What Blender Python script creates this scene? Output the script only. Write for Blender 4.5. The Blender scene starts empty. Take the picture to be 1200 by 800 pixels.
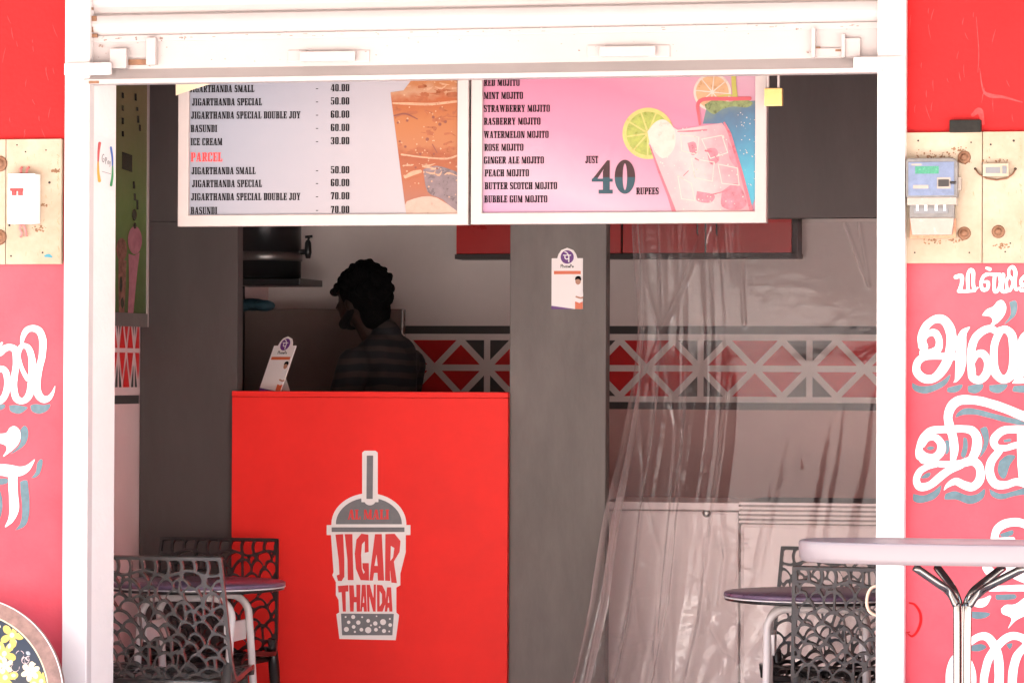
import bpy, bmesh, math, random
import numpy as np
from mathutils import Vector, Matrix

random.seed(7)
rng = np.random.default_rng(7)
C = bpy.context.scene.collection
scene = bpy.context.scene

# ------------------------------------------------------------------ camera
FPX, DIST, CAM_H = 4200.0, 10.8, 1.475
TH, PITCH, ROLL = math.atan(0.227), 0.0095, 0.004
_f0 = Vector((-math.sin(TH), math.cos(TH), 0)); _r0 = Vector((math.cos(TH), math.sin(TH), 0)); _z = Vector((0, 0, 1))
FWD = _f0 * math.cos(PITCH) + _z * math.sin(PITCH)
_u0 = _z * math.cos(PITCH) - _f0 * math.sin(PITCH)
RGT = _r0 * math.cos(ROLL) + _u0 * math.sin(ROLL)
UPV = _u0 * math.cos(ROLL) - _r0 * math.sin(ROLL)
CAM = Vector((DIST * math.tan(TH), -DIST, CAM_H))
cam = bpy.data.cameras.new('camera'); camo = bpy.data.objects.new('camera', cam); C.objects.link(camo)
cam.sensor_width = 36.0; cam.lens = FPX / 1200 * 36.0; cam.clip_end = 1000; cam.clip_start = 0.1
M3 = Matrix((RGT, UPV, -FWD)).transposed().to_4x4(); M3.translation = CAM
camo.matrix_world = M3
scene.camera = camo

# ------------------------------------------------------------------ light
SUN_EL, SUN_AZ = math.radians(74), math.radians(75)     # azimuth of the sun's place, from +x, counter-clockwise
w = bpy.data.worlds.new('World'); scene.world = w; w.use_nodes = True
nt = w.node_tree; nt.nodes.clear()
sky = nt.nodes.new('ShaderNodeTexSky'); sky.sky_type = 'NISHITA'; sky.sun_disc = False
sky.sun_elevation = SUN_EL; sky.sun_rotation = math.pi / 2 - SUN_AZ
sky.dust_density = 2.5; sky.air_density = 1.0
bg = nt.nodes.new('ShaderNodeBackground'); bg.inputs['Strength'].default_value = 0.10
out = nt.nodes.new('ShaderNodeOutputWorld')
nt.links.new(sky.outputs[0], bg.inputs[0]); nt.links.new(bg.outputs[0], out.inputs[0])
sun = bpy.data.lights.new('sun', 'SUN'); sun.energy = 4.5; sun.angle = math.radians(0.5); sun.color = (1, 0.93, 0.865)
suno = bpy.data.objects.new('sun', sun); C.objects.link(suno)
sdir = Vector((math.cos(SUN_AZ) * math.cos(SUN_EL), math.sin(SUN_AZ) * math.cos(SUN_EL), math.sin(SUN_EL)))
suno.rotation_euler = sdir.to_track_quat('Z', 'Y').to_euler(); suno.location = (0, -8, 12)
scene.view_settings.view_transform = 'Standard'; scene.view_settings.look = 'None'
scene.view_settings.gamma = 1; scene.view_settings.use_curve_mapping = False
scene.view_settings.exposure = 3.28
scene.cycles.use_denoising = True
scene.cycles.max_bounces = 12; scene.cycles.diffuse_bounces = 6; scene.cycles.glossy_bounces = 4
scene.cycles.transparent_max_bounces = 16; scene.cycles.sample_clamp_indirect = 4
scene.cycles.caustics_reflective = False; scene.cycles.caustics_refractive = False

# ------------------------------------------------------------------ helpers
def P(px, py, y):
    """the point where the plane at depth y is seen at that place of the photo (used to measure the building)"""
    d = FWD + RGT * ((px - 600) / FPX) + UPV * ((400 - py) / FPX)
    return CAM + d * ((y + DIST) / d.y)
def PX(px, y, py=440): return P(px, py, y).x
def PZ(py, y, px=600): return P(px, py, y).z
def Pn(a, y):
    """same for an (n,2) array"""
    a = np.asarray(a, float)
    F, R, U, c = (np.array(v) for v in (FWD, RGT, UPV, CAM))
    d = F + R * ((a[:, :1] - 600) / FPX) + U * ((400 - a[:, 1:]) / FPX)
    return c + d * ((y + DIST) / d[:, 1:2])

def mat(name, col, rough=0.6, metal=0.0, var=0.0, scale=6.0, bump=0.0, bscale=40.0, col2=None, spec=0.5, coat=0.0, stretch=None):
    m = bpy.data.materials.new(name); m.use_nodes = True
    n = m.node_tree.nodes; l = m.node_tree.links; b = n['Principled BSDF']
    b.inputs['Base Color'].default_value = (*col, 1); b.inputs['Roughness'].default_value = rough
    b.inputs['Metallic'].default_value = metal; b.inputs['Specular IOR Level'].default_value = spec
    b.inputs['Coat Weight'].default_value = coat; b.inputs['Coat Roughness'].default_value = 0.1
    if var > 0 or bump > 0:
        tc = n.new('ShaderNodeTexCoord'); mp = n.new('ShaderNodeMapping'); l.new(tc.outputs['Object'], mp.inputs[0])
        if stretch: mp.inputs['Scale'].default_value = stretch
    if var > 0:
        no = n.new('ShaderNodeTexNoise'); no.inputs['Scale'].default_value = scale; no.inputs['Detail'].default_value = 8
        no.inputs['Roughness'].default_value = 0.65
        l.new(mp.outputs[0], no.inputs['Vector'])
        r = n.new('ShaderNodeValToRGB'); r.color_ramp.elements[0].position = 0.3; r.color_ramp.elements[1].position = 0.72
        c2 = col2 if col2 else tuple(min(1, c * (1 + var)) for c in col)
        c1 = tuple(c * (1 - var) for c in col) if not col2 else col
        r.color_ramp.elements[0].color = (*c1, 1); r.color_ramp.elements[1].color = (*c2, 1)
        l.new(no.outputs['Fac'], r.inputs[0]); l.new(r.outputs[0], b.inputs['Base Color'])
        rr = n.new('ShaderNodeMapRange'); rr.inputs[3].default_value = max(0.02, rough - 0.12); rr.inputs[4].default_value = min(1, rough + 0.12)
        l.new(no.outputs['Fac'], rr.inputs[0]); l.new(rr.outputs[0], b.inputs['Roughness'])
    if bump > 0:
        n2 = n.new('ShaderNodeTexNoise'); n2.inputs['Scale'].default_value = bscale; n2.inputs['Detail'].default_value = 6
        l.new(mp.outputs[0], n2.inputs['Vector'])
        bp = n.new('ShaderNodeBump'); bp.inputs['Strength'].default_value = bump; bp.inputs['Distance'].default_value = 0.01
        l.new(n2.outputs['Fac'], bp.inputs['Height']); l.new(bp.outputs[0], b.inputs['Normal'])
    return m

class MB:
    def __init__(s): s.v = []; s.f = []; s.m = []; s.mi = 0; s.sm = []
    def add(s, vs, fs, smooth=False):
        o = len(s.v); s.v += [tuple(v) for v in vs]
        for f in fs: s.f.append(tuple(i + o for i in f)); s.m.append(s.mi); s.sm.append(smooth)
    def box(s, x0, x1, y0, y1, z0, z1):
        x0, x1 = sorted((x0, x1)); y0, y1 = sorted((y0, y1)); z0, z1 = sorted((z0, z1))
        s.add([(x0,y0,z0),(x1,y0,z0),(x1,y1,z0),(x0,y1,z0),(x0,y0,z1),(x1,y0,z1),(x1,y1,z1),(x0,y1,z1)],
              [(0,3,2,1),(4,5,6,7),(0,1,5,4),(1,2,6,5),(2,3,7,6),(3,0,4,7)])
        return s
    def prism_x(s, prof, x0, x1):            # profile of (y, z), closed
        n = len(prof); a = sum(prof[i][0]*prof[(i+1)%n][1]-prof[(i+1)%n][0]*prof[i][1] for i in range(n))
        if a < 0: prof = prof[::-1]
        s.add([(x0,y,z) for y,z in prof] + [(x1,y,z) for y,z in prof],
              [tuple(range(n))[::-1], tuple(range(n,2*n))] + [(i,(i+1)%n,n+(i+1)%n,n+i) for i in range(n)])
        return s
    def prism_y(s, prof, y0, y1):            # profile of (x, z), closed
        n = len(prof); a = sum(prof[i][0]*prof[(i+1)%n][1]-prof[(i+1)%n][0]*prof[i][1] for i in range(n))
        if a < 0: prof = prof[::-1]
        s.add([(x,y0,z) for x,z in prof] + [(x,y1,z) for x,z in prof],
              [tuple(range(n)), tuple(range(n,2*n))[::-1]] + [((i+1)%n,i,n+i,n+(i+1)%n) for i in range(n)])
        return s
    def lathe(s, prof, loc=(0,0,0), n=40, axis='z', sx=1.0, sy=1.0, ex=2.0, caps=True):   # profile of (r, h); ex > 2 squares the plan
        vs = []; k = len(prof)
        for r, h in prof:
            for i in range(n):
                a = 2*math.pi*i/n; c, q = math.cos(a), math.sin(a)
                if ex != 2.0:
                    c = math.copysign(abs(c)**(2/ex), c); q = math.copysign(abs(q)**(2/ex), q)
                x, y = r*c*sx, r*q*sy
                p = (x,y,h) if axis=='z' else ((x,-h,y) if axis=='y' else (h,x,y))
                vs.append((p[0]+loc[0], p[1]+loc[1], p[2]+loc[2]))
        fs = [(j*n+i, j*n+(i+1)%n, (j+1)*n+(i+1)%n, (j+1)*n+i) for j in range(k-1) for i in range(n)]
        s.add(vs, fs, True)
        if caps: s.add(vs[:n], [tuple(range(n))[::-1]]); s.add(vs[-n:], [tuple(range(n))])
        return s
    def tube(s, pts, r, n=12, cap=True):
        pts = [Vector(p) for p in pts]; rs = r if isinstance(r, (list, tuple)) else [r]*len(pts)
        t0 = (pts[1]-pts[0]).normalized(); up = Vector((0,0,1)) if abs(t0.z) < .9 else Vector((0,1,0))
        nrm = (up - t0*up.dot(t0)).normalized(); vs = []
        for i, p in enumerate(pts):
            t = (pts[min(i+1,len(pts)-1)] - pts[max(i-1,0)]).normalized()
            nrm = (nrm - t*nrm.dot(t)).normalized(); bn = t.cross(nrm)
            for k in range(n):
                a = 2*math.pi*k/n; vs.append(p + (nrm*math.cos(a) + bn*math.sin(a))*rs[i])
        fs = [(i*n+k, i*n+(k+1)%n, (i+1)*n+(k+1)%n, (i+1)*n+k) for i in range(len(pts)-1) for k in range(n)]
        s.add(vs, fs, True)
        if cap: s.add(vs[:n], [tuple(range(n))[::-1]]); s.add(vs[-n:], [tuple(range(n))])
        return s
    def ball(s, c, r, nu=14, nv=9, rot=None):
        r = (r,r,r) if not isinstance(r, (tuple, list)) else r; vs = []; R = rot if rot else Matrix.Identity(3); c = Vector(c)
        for j in range(nv+1):
            t = math.pi*j/nv
            for i in range(nu):
                a = 2*math.pi*i/nu
                vs.append(c + R @ Vector((r[0]*math.sin(t)*math.cos(a), r[1]*math.sin(t)*math.sin(a), -r[2]*math.cos(t))))
        s.add(vs, [(j*nu+i, j*nu+(i+1)%nu, (j+1)*nu+(i+1)%nu, (j+1)*nu+i) for j in range(nv) for i in range(nu)], True)
        return s
    def mesh(s, name, mats, bevel=0.0, seg=2):
        me = bpy.data.meshes.new(name); me.from_pydata(s.v, [], s.f)
        for m in (mats if isinstance(mats, (list, tuple)) else [mats]): me.materials.append(m)
        me.polygons.foreach_set('material_index', s.m); me.polygons.foreach_set('use_smooth', s.sm)
        bm = bmesh.new(); bm.from_mesh(me)
        bmesh.ops.remove_doubles(bm, verts=bm.verts, dist=1e-6)
        if bevel > 0:
            es = [e for e in bm.edges if len(e.link_faces) == 2 and e.calc_face_angle(0) > 0.6]
            bmesh.ops.bevel(bm, geom=es, offset=bevel, segments=seg, affect='EDGES', profile=0.6, clamp_overlap=True)
        bm.to_mesh(me); bm.free(); me.update()
        return me
    def build(s, name, mats, parent=None, bevel=0.0, seg=2):
        return link(name, s.mesh(name, mats, bevel, seg), parent)

def link(name, me, parent=None):
    o = bpy.data.objects.new(name, me); C.objects.link(o)
    if parent is not None:
        o.parent = parent
        r = parent
        while r.parent: r = r.parent
        o.matrix_parent_inverse = Matrix.Translation(-Vector(r.location)) if parent is r else Matrix.Identity(4)
    return o
def tag(o, label=None, cat=None, group=None, kind=None):
    if label: o['label'] = label
    if cat: o['category'] = cat
    if group: o['group'] = group
    if kind: o['kind'] = kind
    return o
def thing(name, loc, label, cat, group=None, rz=0):
    o = bpy.data.objects.new(name, None); C.objects.link(o); o.location = loc; o.rotation_euler = (0,0,rz)
    o.empty_display_size = 0.1
    return tag(o, label, cat, group)
def copy_tree(o, parent=None):
    c = o.copy(); C.objects.link(c)
    if parent: c.parent = parent
    for ch in list(o.children): copy_tree(ch, c)
    return c

def smooth_path(pts, n=8):
    pts = [np.array(p, float) for p in pts]; q = [2*pts[0]-pts[1]] + pts + [2*pts[-1]-pts[-2]]; o = []
    for i in range(1, len(q)-2):
        for k in range(n):
            t = k/n; a, b, c, d = q[i-1], q[i], q[i+1], q[i+2]
            o.append(0.5*(2*b + (c-a)*t + (2*a-5*b+4*c-d)*t*t + (3*b-a-3*c+d)*t**3))
    o.append(pts[-1]); return o

# ---- flat shapes as fields on a grid, turned into clean meshes (marching squares)
class Field:
    def __init__(s, x0, y0, x1, y1, h):
        s.xs = np.arange(x0, x1+h, h); s.ys = np.arange(y0, y1+h, h); s.X, s.Y = np.meshgrid(s.xs, s.ys); s.h = h
        s.F = np.full(s.X.shape, -1e3)
    def win(s, x0, y0, x1, y1):
        i0, i1 = np.searchsorted(s.xs, [x0, x1]); j0, j1 = np.searchsorted(s.ys, [y0, y1])
        return slice(max(j0-2,0), j1+2), slice(max(i0-2,0), i1+2)
    def put(s, sl, D, sub=False):
        s.F[sl] = np.minimum(s.F[sl], -D) if sub else np.maximum(s.F[sl], D)
    def stroke(s, pts, smooth=True, sub=False, grow=0.0, k=6):
        pts = [np.array(p, float) for p in pts]
        if smooth: pts = smooth_path(pts, k)
        for a, b in zip(pts[:-1], pts[1:]):
            w = max(a[2], b[2])/2 + grow + 2*s.h
            sl = s.win(min(a[0],b[0])-w, min(a[1],b[1])-w, max(a[0],b[0])+w, max(a[1],b[1])+w)
            X, Y = s.X[sl]-a[0], s.Y[sl]-a[1]; d = b[:2]-a[:2]; L = max(d.dot(d), 1e-9)
            t = np.clip((X*d[0]+Y*d[1])/L, 0, 1)
            s.put(sl, (a[2]+(b[2]-a[2])*t)/2 + grow - np.hypot(X-t*d[0], Y-t*d[1]), sub)
        return s
    def poly(s, pts, sub=False, grow=0.0, smooth=0):
        if smooth: pts = smooth_path(list(pts)+[pts[0]], smooth)[:-1]
        a = np.array(pts, float); g = grow + 3*s.h
        sl = s.win(a[:,0].min()-g, a[:,1].min()-g, a[:,0].max()+g, a[:,1].max()+g)
        X, Y = s.X[sl], s.Y[sl]; D = np.full(X.shape, 1e9); ins = np.zeros(X.shape, bool)
        for p, q in zip(a, np.roll(a, -1, 0)):
            d = q-p; L = max(d.dot(d), 1e-9); t = np.clip(((X-p[0])*d[0]+(Y-p[1])*d[1])/L, 0, 1)
            D = np.minimum(D, np.hypot(X-p[0]-t*d[0], Y-p[1]-t*d[1]))
            if p[1] != q[1]:
                ins ^= ((p[1] > Y) != (q[1] > Y)) & (X < (q[0]-p[0])*(Y-p[1])/(q[1]-p[1])+p[0])
        s.put(sl, np.where(ins, D, -D)+grow, sub); return s
    def disc(s, x, y, r, sub=False, sy=1.0):
        sl = s.win(x-r-3*s.h, y-r*sy-3*s.h, x+r+3*s.h, y+r*sy+3*s.h)
        s.put(sl, r - np.hypot(s.X[sl]-x, (s.Y[sl]-y)/sy), sub); return s
    def clip(s, x0, y0, x1, y1):
        s.F = np.minimum(s.F, np.minimum(np.minimum(s.X-x0, x1-s.X), np.minimum(s.Y-y0, y1-s.Y))); return s
    def contour(s):
        F = s.F.copy(); F[0,:] = F[-1,:] = -1; F[:,0] = F[:,-1] = -1
        F[F == 0] = -1e-9
        ny, nx = F.shape; ins = F > 0; idx = np.full(F.shape, -1)
        js, is_ = np.nonzero(ins); idx[js, is_] = np.arange(len(js))
        V = [np.stack([s.xs[is_], s.ys[js]], 1)]; extra = []; n0 = len(js); cache = {}
        c = ins[:-1,:-1].astype(int)+ins[:-1,1:]+ins[1:,1:]+ins[1:,:-1]
        fj, fi = np.nonzero(c == 4)
        faces = np.stack([idx[fj,fi], idx[fj,fi+1], idx[fj+1,fi+1], idx[fj+1,fi]], 1).tolist(); walls = []
        def cross(j0,i0,j1,i1):
            k = (j0,i0,j1,i1) if (j0,i0) < (j1,i1) else (j1,i1,j0,i0)
            if k not in cache:
                fa, fb = F[k[0],k[1]], F[k[2],k[3]]; t = min(max(fa/(fa-fb), 0.02), 0.98)
                cache[k] = n0+len(extra)
                extra.append((s.xs[k[1]]+(s.xs[k[3]]-s.xs[k[1]])*t, s.ys[k[0]]+(s.ys[k[2]]-s.ys[k[0]])*t))
            return cache[k]
        for j, i in zip(*np.nonzero((c > 0) & (c < 4))):
            cs = [(j,i),(j,i+1),(j+1,i+1),(j+1,i)]; pl = []
            for k in range(4):
                a, b = cs[k], cs[(k+1)%4]
                if ins[a]: pl.append((idx[a], 0))
                if ins[a] != ins[b]: pl.append((cross(*a, *b), 1))
            faces.append([p[0] for p in pl])
            for k in range(len(pl)):
                if pl[k][1] and pl[(k+1)%len(pl)][1]:
                    a, b = pl[k], pl[(k+1)%len(pl)]
                    walls.append((a[0], b[0]))
        V = np.concatenate([V[0], np.array(extra).reshape(-1,2)])
        return V, faces, walls

def flat_mesh(name, fields, mats, fmap):
    """fields: list of (Field, material index, arg for fmap) -> one mesh"""
    vs, fs, mi = [], [], []; o = 0
    for fld, k, arg in fields:
        V, F, _ = fld.contour()
        if not len(V): continue
        W = fmap(V, arg); vs.append(W); fs += [[i+o for i in f] for f in F]; mi += [k]*len(F); o += len(W)
    me = bpy.data.meshes.new(name); me.from_pydata(np.concatenate(vs).tolist(), [], fs)
    for m in (mats if isinstance(mats, (list, tuple)) else [mats]): me.materials.append(m)
    me.polygons.foreach_set('material_index', mi)
    bm = bmesh.new(); bm.from_mesh(me); bmesh.ops.recalc_face_normals(bm, faces=bm.faces)
    bm.normal_update()
    bm.to_mesh(me); bm.free()
    return me

# condensed slab lettering: every glyph is a list of quads in a 1 x 1 box
def _r(x0,y0,x1,y1): return [(x0,y0),(x1,y0),(x1,y1),(x0,y1)]
def _d(x0,y0,x1,y1,wd): return [(x0,y0),(x0+wd,y0),(x1+wd,y1),(x1,y1)]
S, H = .36, .10
def stem(x): return [_r(x,0,x+S,1)]
def serif(x, top=True, bot=True):
    o = []
    if bot: o.append(_r(x-.10,0,x+S+.10,H))
    if top: o.append(_r(x-.10,1-H,x+S+.10,1))
    return o
GL = {
 'I': (.56, stem(.1)+serif(.1)),
 'J': (.80, [_r(.36,.12,.72,1), _r(.22,1-H,.8,1), _r(.08,0,.6,.12), _r(.0,.05,.26,.30)]),
 'L': (.86, stem(.1)+serif(.1)+[_r(.46,0,.86,H), _r(.70,0,.86,.32)]),
 'T': (.92, [_r(.28,0,.64,1), _r(.18,0,.74,H), _r(0,1-H,.92,1), _r(0,.70,.14,1), _r(.78,.70,.92,1)]),
 'H': (1.06, stem(.08)+stem(.62)+[_r(.4,.45,.65,.56), _r(0,0,.5,H), _r(0,1-H,.5,1), _r(.56,0,1.06,H), _r(.56,1-H,1.06,1)]),
 'E': (.88, stem(.1)+serif(.1)+[_r(.4,0,.88,H), _r(.4,1-H,.88,1), _r(.74,0,.88,.3), _r(.74,.7,.88,1), _r(.4,.45,.68,.56), _r(.6,.36,.7,.65)]),
 'P': (.94, stem(.1)+serif(.1)+[_r(.4,1-H,.82,1), _r(.4,.42,.82,.52), _r(.62,.47,.92,.95)]),
 'R': (1.0, stem(.1)+serif(.1)+[_r(.4,1-H,.82,1), _r(.4,.44,.82,.54), _r(.62,.50,.92,.95), _d(.72,0,.44,.46,.30), _r(.86,0,1.06,H)]),
 'B': (.98, stem(.1)+serif(.1)+[_r(.4,1-H,.80,1), _r(.4,.47,.82,.57), _r(.4,0,.82,H), _r(.60,.55,.88,.95), _r(.62,.05,.94,.5)]),
 'D': (.98, stem(.1)+serif(.1)+[_r(.4,1-H,.80,1), _r(.4,0,.80,H), _r(.62,.05,.94,.95)]),
 'O': (.98, [_r(.04,.06,.36,.94), _r(.62,.06,.94,.94), _r(.16,0,.82,H), _r(.16,1-H,.82,1)]),
 'C': (.92, [_r(.04,.06,.38,.94), _r(.16,0,.82,H), _r(.16,1-H,.82,1), _r(.64,.66,.9,.96), _r(.64,.05,.88,.3)]),
 'G': (.98, [_r(.04,.06,.38,.94), _r(.16,0,.74,H), _r(.16,1-H,.82,1), _r(.66,.68,.9,.96), _r(.62,0,.94,.42), _r(.52,.38,1.0,.47)]),
 'S': (.84, [_r(.04,.52,.36,.94), _r(.48,.06,.80,.50), _r(.14,0,.70,H), _r(.14,1-H,.70,1), _r(.18,.42,.66,.60), _r(.62,.70,.78,.98), _r(.04,.02,.2,.3)]),
 'U': (1.02, [_r(.08,.08,.42,1), _r(.72,.08,.90,1), _r(.2,0,.8,H), _r(0,1-H,.5,1), _r(.6,1-H,1.02,1)]),
 'N': (1.06, [_r(.08,0,.24,1), _r(.82,0,.98,1), _d(.60,0,.10,1,.36), _r(0,0,.36,H), _r(.7,1-H,1.06,1)]),
 'M': (1.34, [_r(.08,0,.22,1), _r(.90,0,1.24,1), _d(.52,.05,.12,1,.30), _d(.60,.05,.94,1,.16), _r(0,0,.32,H), _r(.82,0,1.34,H)]),
 'A': (1.06, [_d(.06,0,.40,1,.16), _d(.62,0,.38,1,.36), _r(.2,.24,.7,.34), _r(0,0,.32,H), _r(.54,0,1.06,H)]),
 'W': (1.5, [_d(.36,0,.08,1,.30), _d(.36,0,.66,1,.16), _d(.92,0,.62,1,.32), _d(1.0,0,1.24,1,.16), _r(0,1-H,.5,1), _r(.56,1-H,1.04,1), _r(1.12,1-H,1.5,1)]),
 'Y': (1.04, [_r(.36,0,.70,.5), _d(.36,.45,.08,1,.34), _d(.56,.45,.80,1,.16), _r(.24,0,.82,H), _r(0,1-H,.5,1), _r(.66,1-H,1.04,1)]),
 'K': (1.04, stem(.1)+serif(.1)+[_d(.44,.4,.76,1,.16), _d(.64,0,.46,.6,.34)]),
 '0': (.84, [_r(.04,.06,.34,.94), _r(.5,.06,.80,.94), _r(.14,0,.70,H), _r(.14,1-H,.70,1)]),
 '3': (.84, [_r(.48,.06,.80,.46), _r(.46,.54,.78,.94), _r(.1,0,.68,H), _r(.1,1-H,.68,1), _r(.3,.44,.66,.55), _r(.04,.04,.2,.3), _r(.04,.7,.2,.96)]),
 '4': (.86, [_r(.46,0,.76,1), _d(.0,.28,.42,1,.14), _r(0,.22,.86,.32), _r(.36,0,.86,.07)]),
 '5': (.84, [_r(.08,.5,.2,1), _r(.08,.88,.76,1), _r(.48,.06,.80,.56), _r(.14,0,.68,H), _r(.14,.54,.68,.64), _r(.04,.04,.22,.3)]),
 '6': (.84, [_r(.04,.06,.36,.94), _r(.5,.06,.80,.52), _r(.14,0,.70,H), _r(.14,1-H,.70,1), _r(.3,.5,.68,.6), _r(.56,.72,.78,.96)]),
 '7': (.80, [_d(.2,0,.46,.95,.32), _r(.04,.84,.80,1), _r(.04,.66,.14,1)]),
 '.': (.34, [_r(.05,0,.28,.16)]), '-': (.5, [_r(.08,.36,.42,.46)]), ' ': (.42, []),
}
def text_quads(mb, txt, px, py, cap, wid, y, gap=.10, off=[0]):
    """txt with its baseline start at px,py; cap height and total width in photo pixels; on the plane y"""
    tot = sum(GL[c][0] for c in txt) + gap*(len(txt)-1); k = wid/tot; x = px; slope = -0.0035
    for ch in txt:
        wd, qs = GL[ch]
        for n, q in enumerate(qs):
            yy = y - 0.00012*(n % 6)
            mb.add([P(x+a*k, py - b*cap + slope*(x+a*k-px), yy) for a, b in q], [(0,1,2,3)])
        x += (wd+gap)*k
def zoomed(pts, ox, oy, k): return [(ox+p[0]/k, oy+p[1]/k) + ((p[2]/k,) if len(p) > 2 else ()) for p in pts]

# ------------------------------------------------------------------ materials
M = {}
M['red_wall'] = mat('red wall paint', (.43,.013,.014), .6, spec=.15, var=.16, scale=3.5, bump=.12, bscale=60)
M['pink_red_wall'] = mat('pinkish red lower wall', (.58,.058,.080), .6, spec=.2, col2=(.60,.095,.118), var=.10, scale=3.2, bump=.12, bscale=60)  # pinker red for the wall below the meter boards
M['white_enamel'] = mat('white enamel paint', (.60,.565,.555), .35, var=.04, scale=5, bump=.05, bscale=30)
M['shutter'] = mat('shutter paint', (.365,.325,.315), .38, var=.05, scale=3, bump=.06, bscale=25)
M['plaster'] = mat('white plaster', (.86,.81,.785), .7, var=.04, scale=3, bump=.15, bscale=50)
M['pink_wall'] = mat('pale pink wall paint', (.66,.42,.39), .6, spec=.15, var=.07, scale=2.5, bump=.1, bscale=40)
M['lit_pink'] = mat('pink side wall with light painted in', (.80,.60,.60), .6, spec=.15, var=.05, scale=2.5, bump=.1, bscale=40)  # lighter pink for the left wall; the light falling on it is in the colour
M['lit_band_red'] = mat('red band with light painted in', (.72,.025,.025), .5, var=.1, scale=9)  # brighter band red for the left wall, its extra light painted in
M['grey_wall'] = mat('off white wall paint', (.80,.73,.70), .6, spec=.15, var=.06, scale=2.5, bump=.1, bscale=40)
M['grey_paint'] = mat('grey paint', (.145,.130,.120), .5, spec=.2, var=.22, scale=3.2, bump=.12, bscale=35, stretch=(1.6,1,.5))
M['brown_grey'] = mat('dark brown grey', (.088,.076,.073), .55, spec=.15, var=.12, scale=2.6, bump=.12, bscale=35, stretch=(1.6,1,.5))  # left panel and beam are coloured darker than the pillar
M['band_grey'] = mat('dark grey band paint', (.075,.07,.068), .6, spec=.15, var=.1)
M['band_red'] = mat('red band paint', (.60,.02,.022), .5, spec=.15, var=.12, scale=9)
M['counter_red'] = mat('red laminate', (.80,.030,.024), .45, var=.08, scale=2.6, bump=.04, bscale=14, spec=.12)
M['ink'] = mat('black print', (.008,.007,.007), .8, spec=.03)
M['ink_grey'] = mat('grey print', (.16,.17,.18), .55, var=.12, scale=30)
M['white_print'] = mat('white print', (.80,.78,.77), .5)
M['red_print'] = mat('red print', (.68,.035,.035), .5)
M['alu'] = mat('pale frame', (.43,.37,.35), .42, var=.04, scale=8)
M['chip'] = mat('chipped grey brown paint', (.20,.14,.12), .8, var=.5, scale=80)
M['dark'] = mat('dark gap', (.02,.018,.017), .8)
M['wood_cream'] = mat('cream painted board', (.29,.22,.145), .65, col2=(.44,.375,.285), var=.14, scale=5, bump=.12, bscale=45)
M['steel'] = mat('polished steel', (.19,.18,.17), .14, metal=1)
M['rust'] = mat('rusty screw', (.20,.10,.055), .6, metal=.4, var=.3, scale=60)
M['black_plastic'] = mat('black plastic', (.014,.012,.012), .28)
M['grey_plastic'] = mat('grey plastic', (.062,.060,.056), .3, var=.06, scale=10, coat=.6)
M['white_plastic'] = mat('white plastic', (.80,.78,.77), .35)
M['table_white'] = mat('white moulded plastic', (.22,.185,.19), .35, var=.02)
M['purple_top'] = mat('dark purple laminate', (.13,.085,.14), .3, var=.25, scale=14)
M['white_tube'] = mat('white powder coated tube', (.66,.62,.61), .35)
M['street'] = mat('dusty concrete street', (.56,.515,.48), .85, var=.15, scale=1.5, bump=.3, bscale=30)
M['floor'] = mat('cream floor tile', (.66,.60,.56), .4, var=.08, scale=3)
M['concrete'] = mat('grey concrete', (.36,.35,.33), .85, var=.12, scale=4, bump=.2)

def band_material_pair(): return [M['band_grey'], M['band_red']]

# ------------------------------------------------------------------ setting: street, floor
GZ = -0.10
mb = MB(); mb.add([(-150,-150,GZ),(150,-150,GZ),(150,150,GZ),(-150,150,GZ)], [(0,1,2,3)])
tag(mb.build('street', M['street']), kind='structure')

XL = PX(163, 2.2)                      # left inside wall
XJ = PX(104.5, -.010)                  # inner face of the left jamb
def yat(px, X):                        # depth at which the plane x = X is seen at px
    d = FWD + RGT*((px-600)/FPX); return CAM.y + d.y*((X-CAM.x)/d.x)
YJ = yat(135, XJ)
XR = PX(1027, 0.0) + 0.40              # right inside wall
XPL0, XPL1 = PX(74, -0.06), PX(103, -0.06)
XPR0, XPR1 = PX(1027, -0.06), PX(1060, -0.06)
YP, YB, CEIL = 2.2, 3.9, 2.78
mb = MB(); mb.box(XL-.15, XR+.15, -0.35, 4.0, GZ-.05, 0.0)
tag(mb.build('floor', M['floor'], bevel=.01), kind='structure')

# ------------------------------------------------------------------ the shop building
shop = thing('shop_building', (0,0,0), 'red fronted one room shop with white posts, grey inner walls and Tamil lettering', 'building')
WT = 3.7
zs1, zs2 = PZ(306, 0, 30), PZ(304, 0, 1150)
for xa0, xb0, zs_ in ((XPL0-6.0, XPL1-.101, zs1), (XPR0+.012, XPR1+6.0, zs2)):
    mb = MB(); mb.mi = 1; mb.box(xa0, xb0, 0.0, 0.24, GZ, zs_); mb.mi = 0; mb.box(xa0, xb0, 0.0, 0.24, zs_+.0005, WT)
    mb.build('pier', [M['red_wall'], M['pink_red_wall']], shop)
mb = MB(); mb.box(XPL1-.010, XPR0+.010, 0.03, 0.24, 2.66, WT); mb.build('lintel', M['plaster'], shop)
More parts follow.
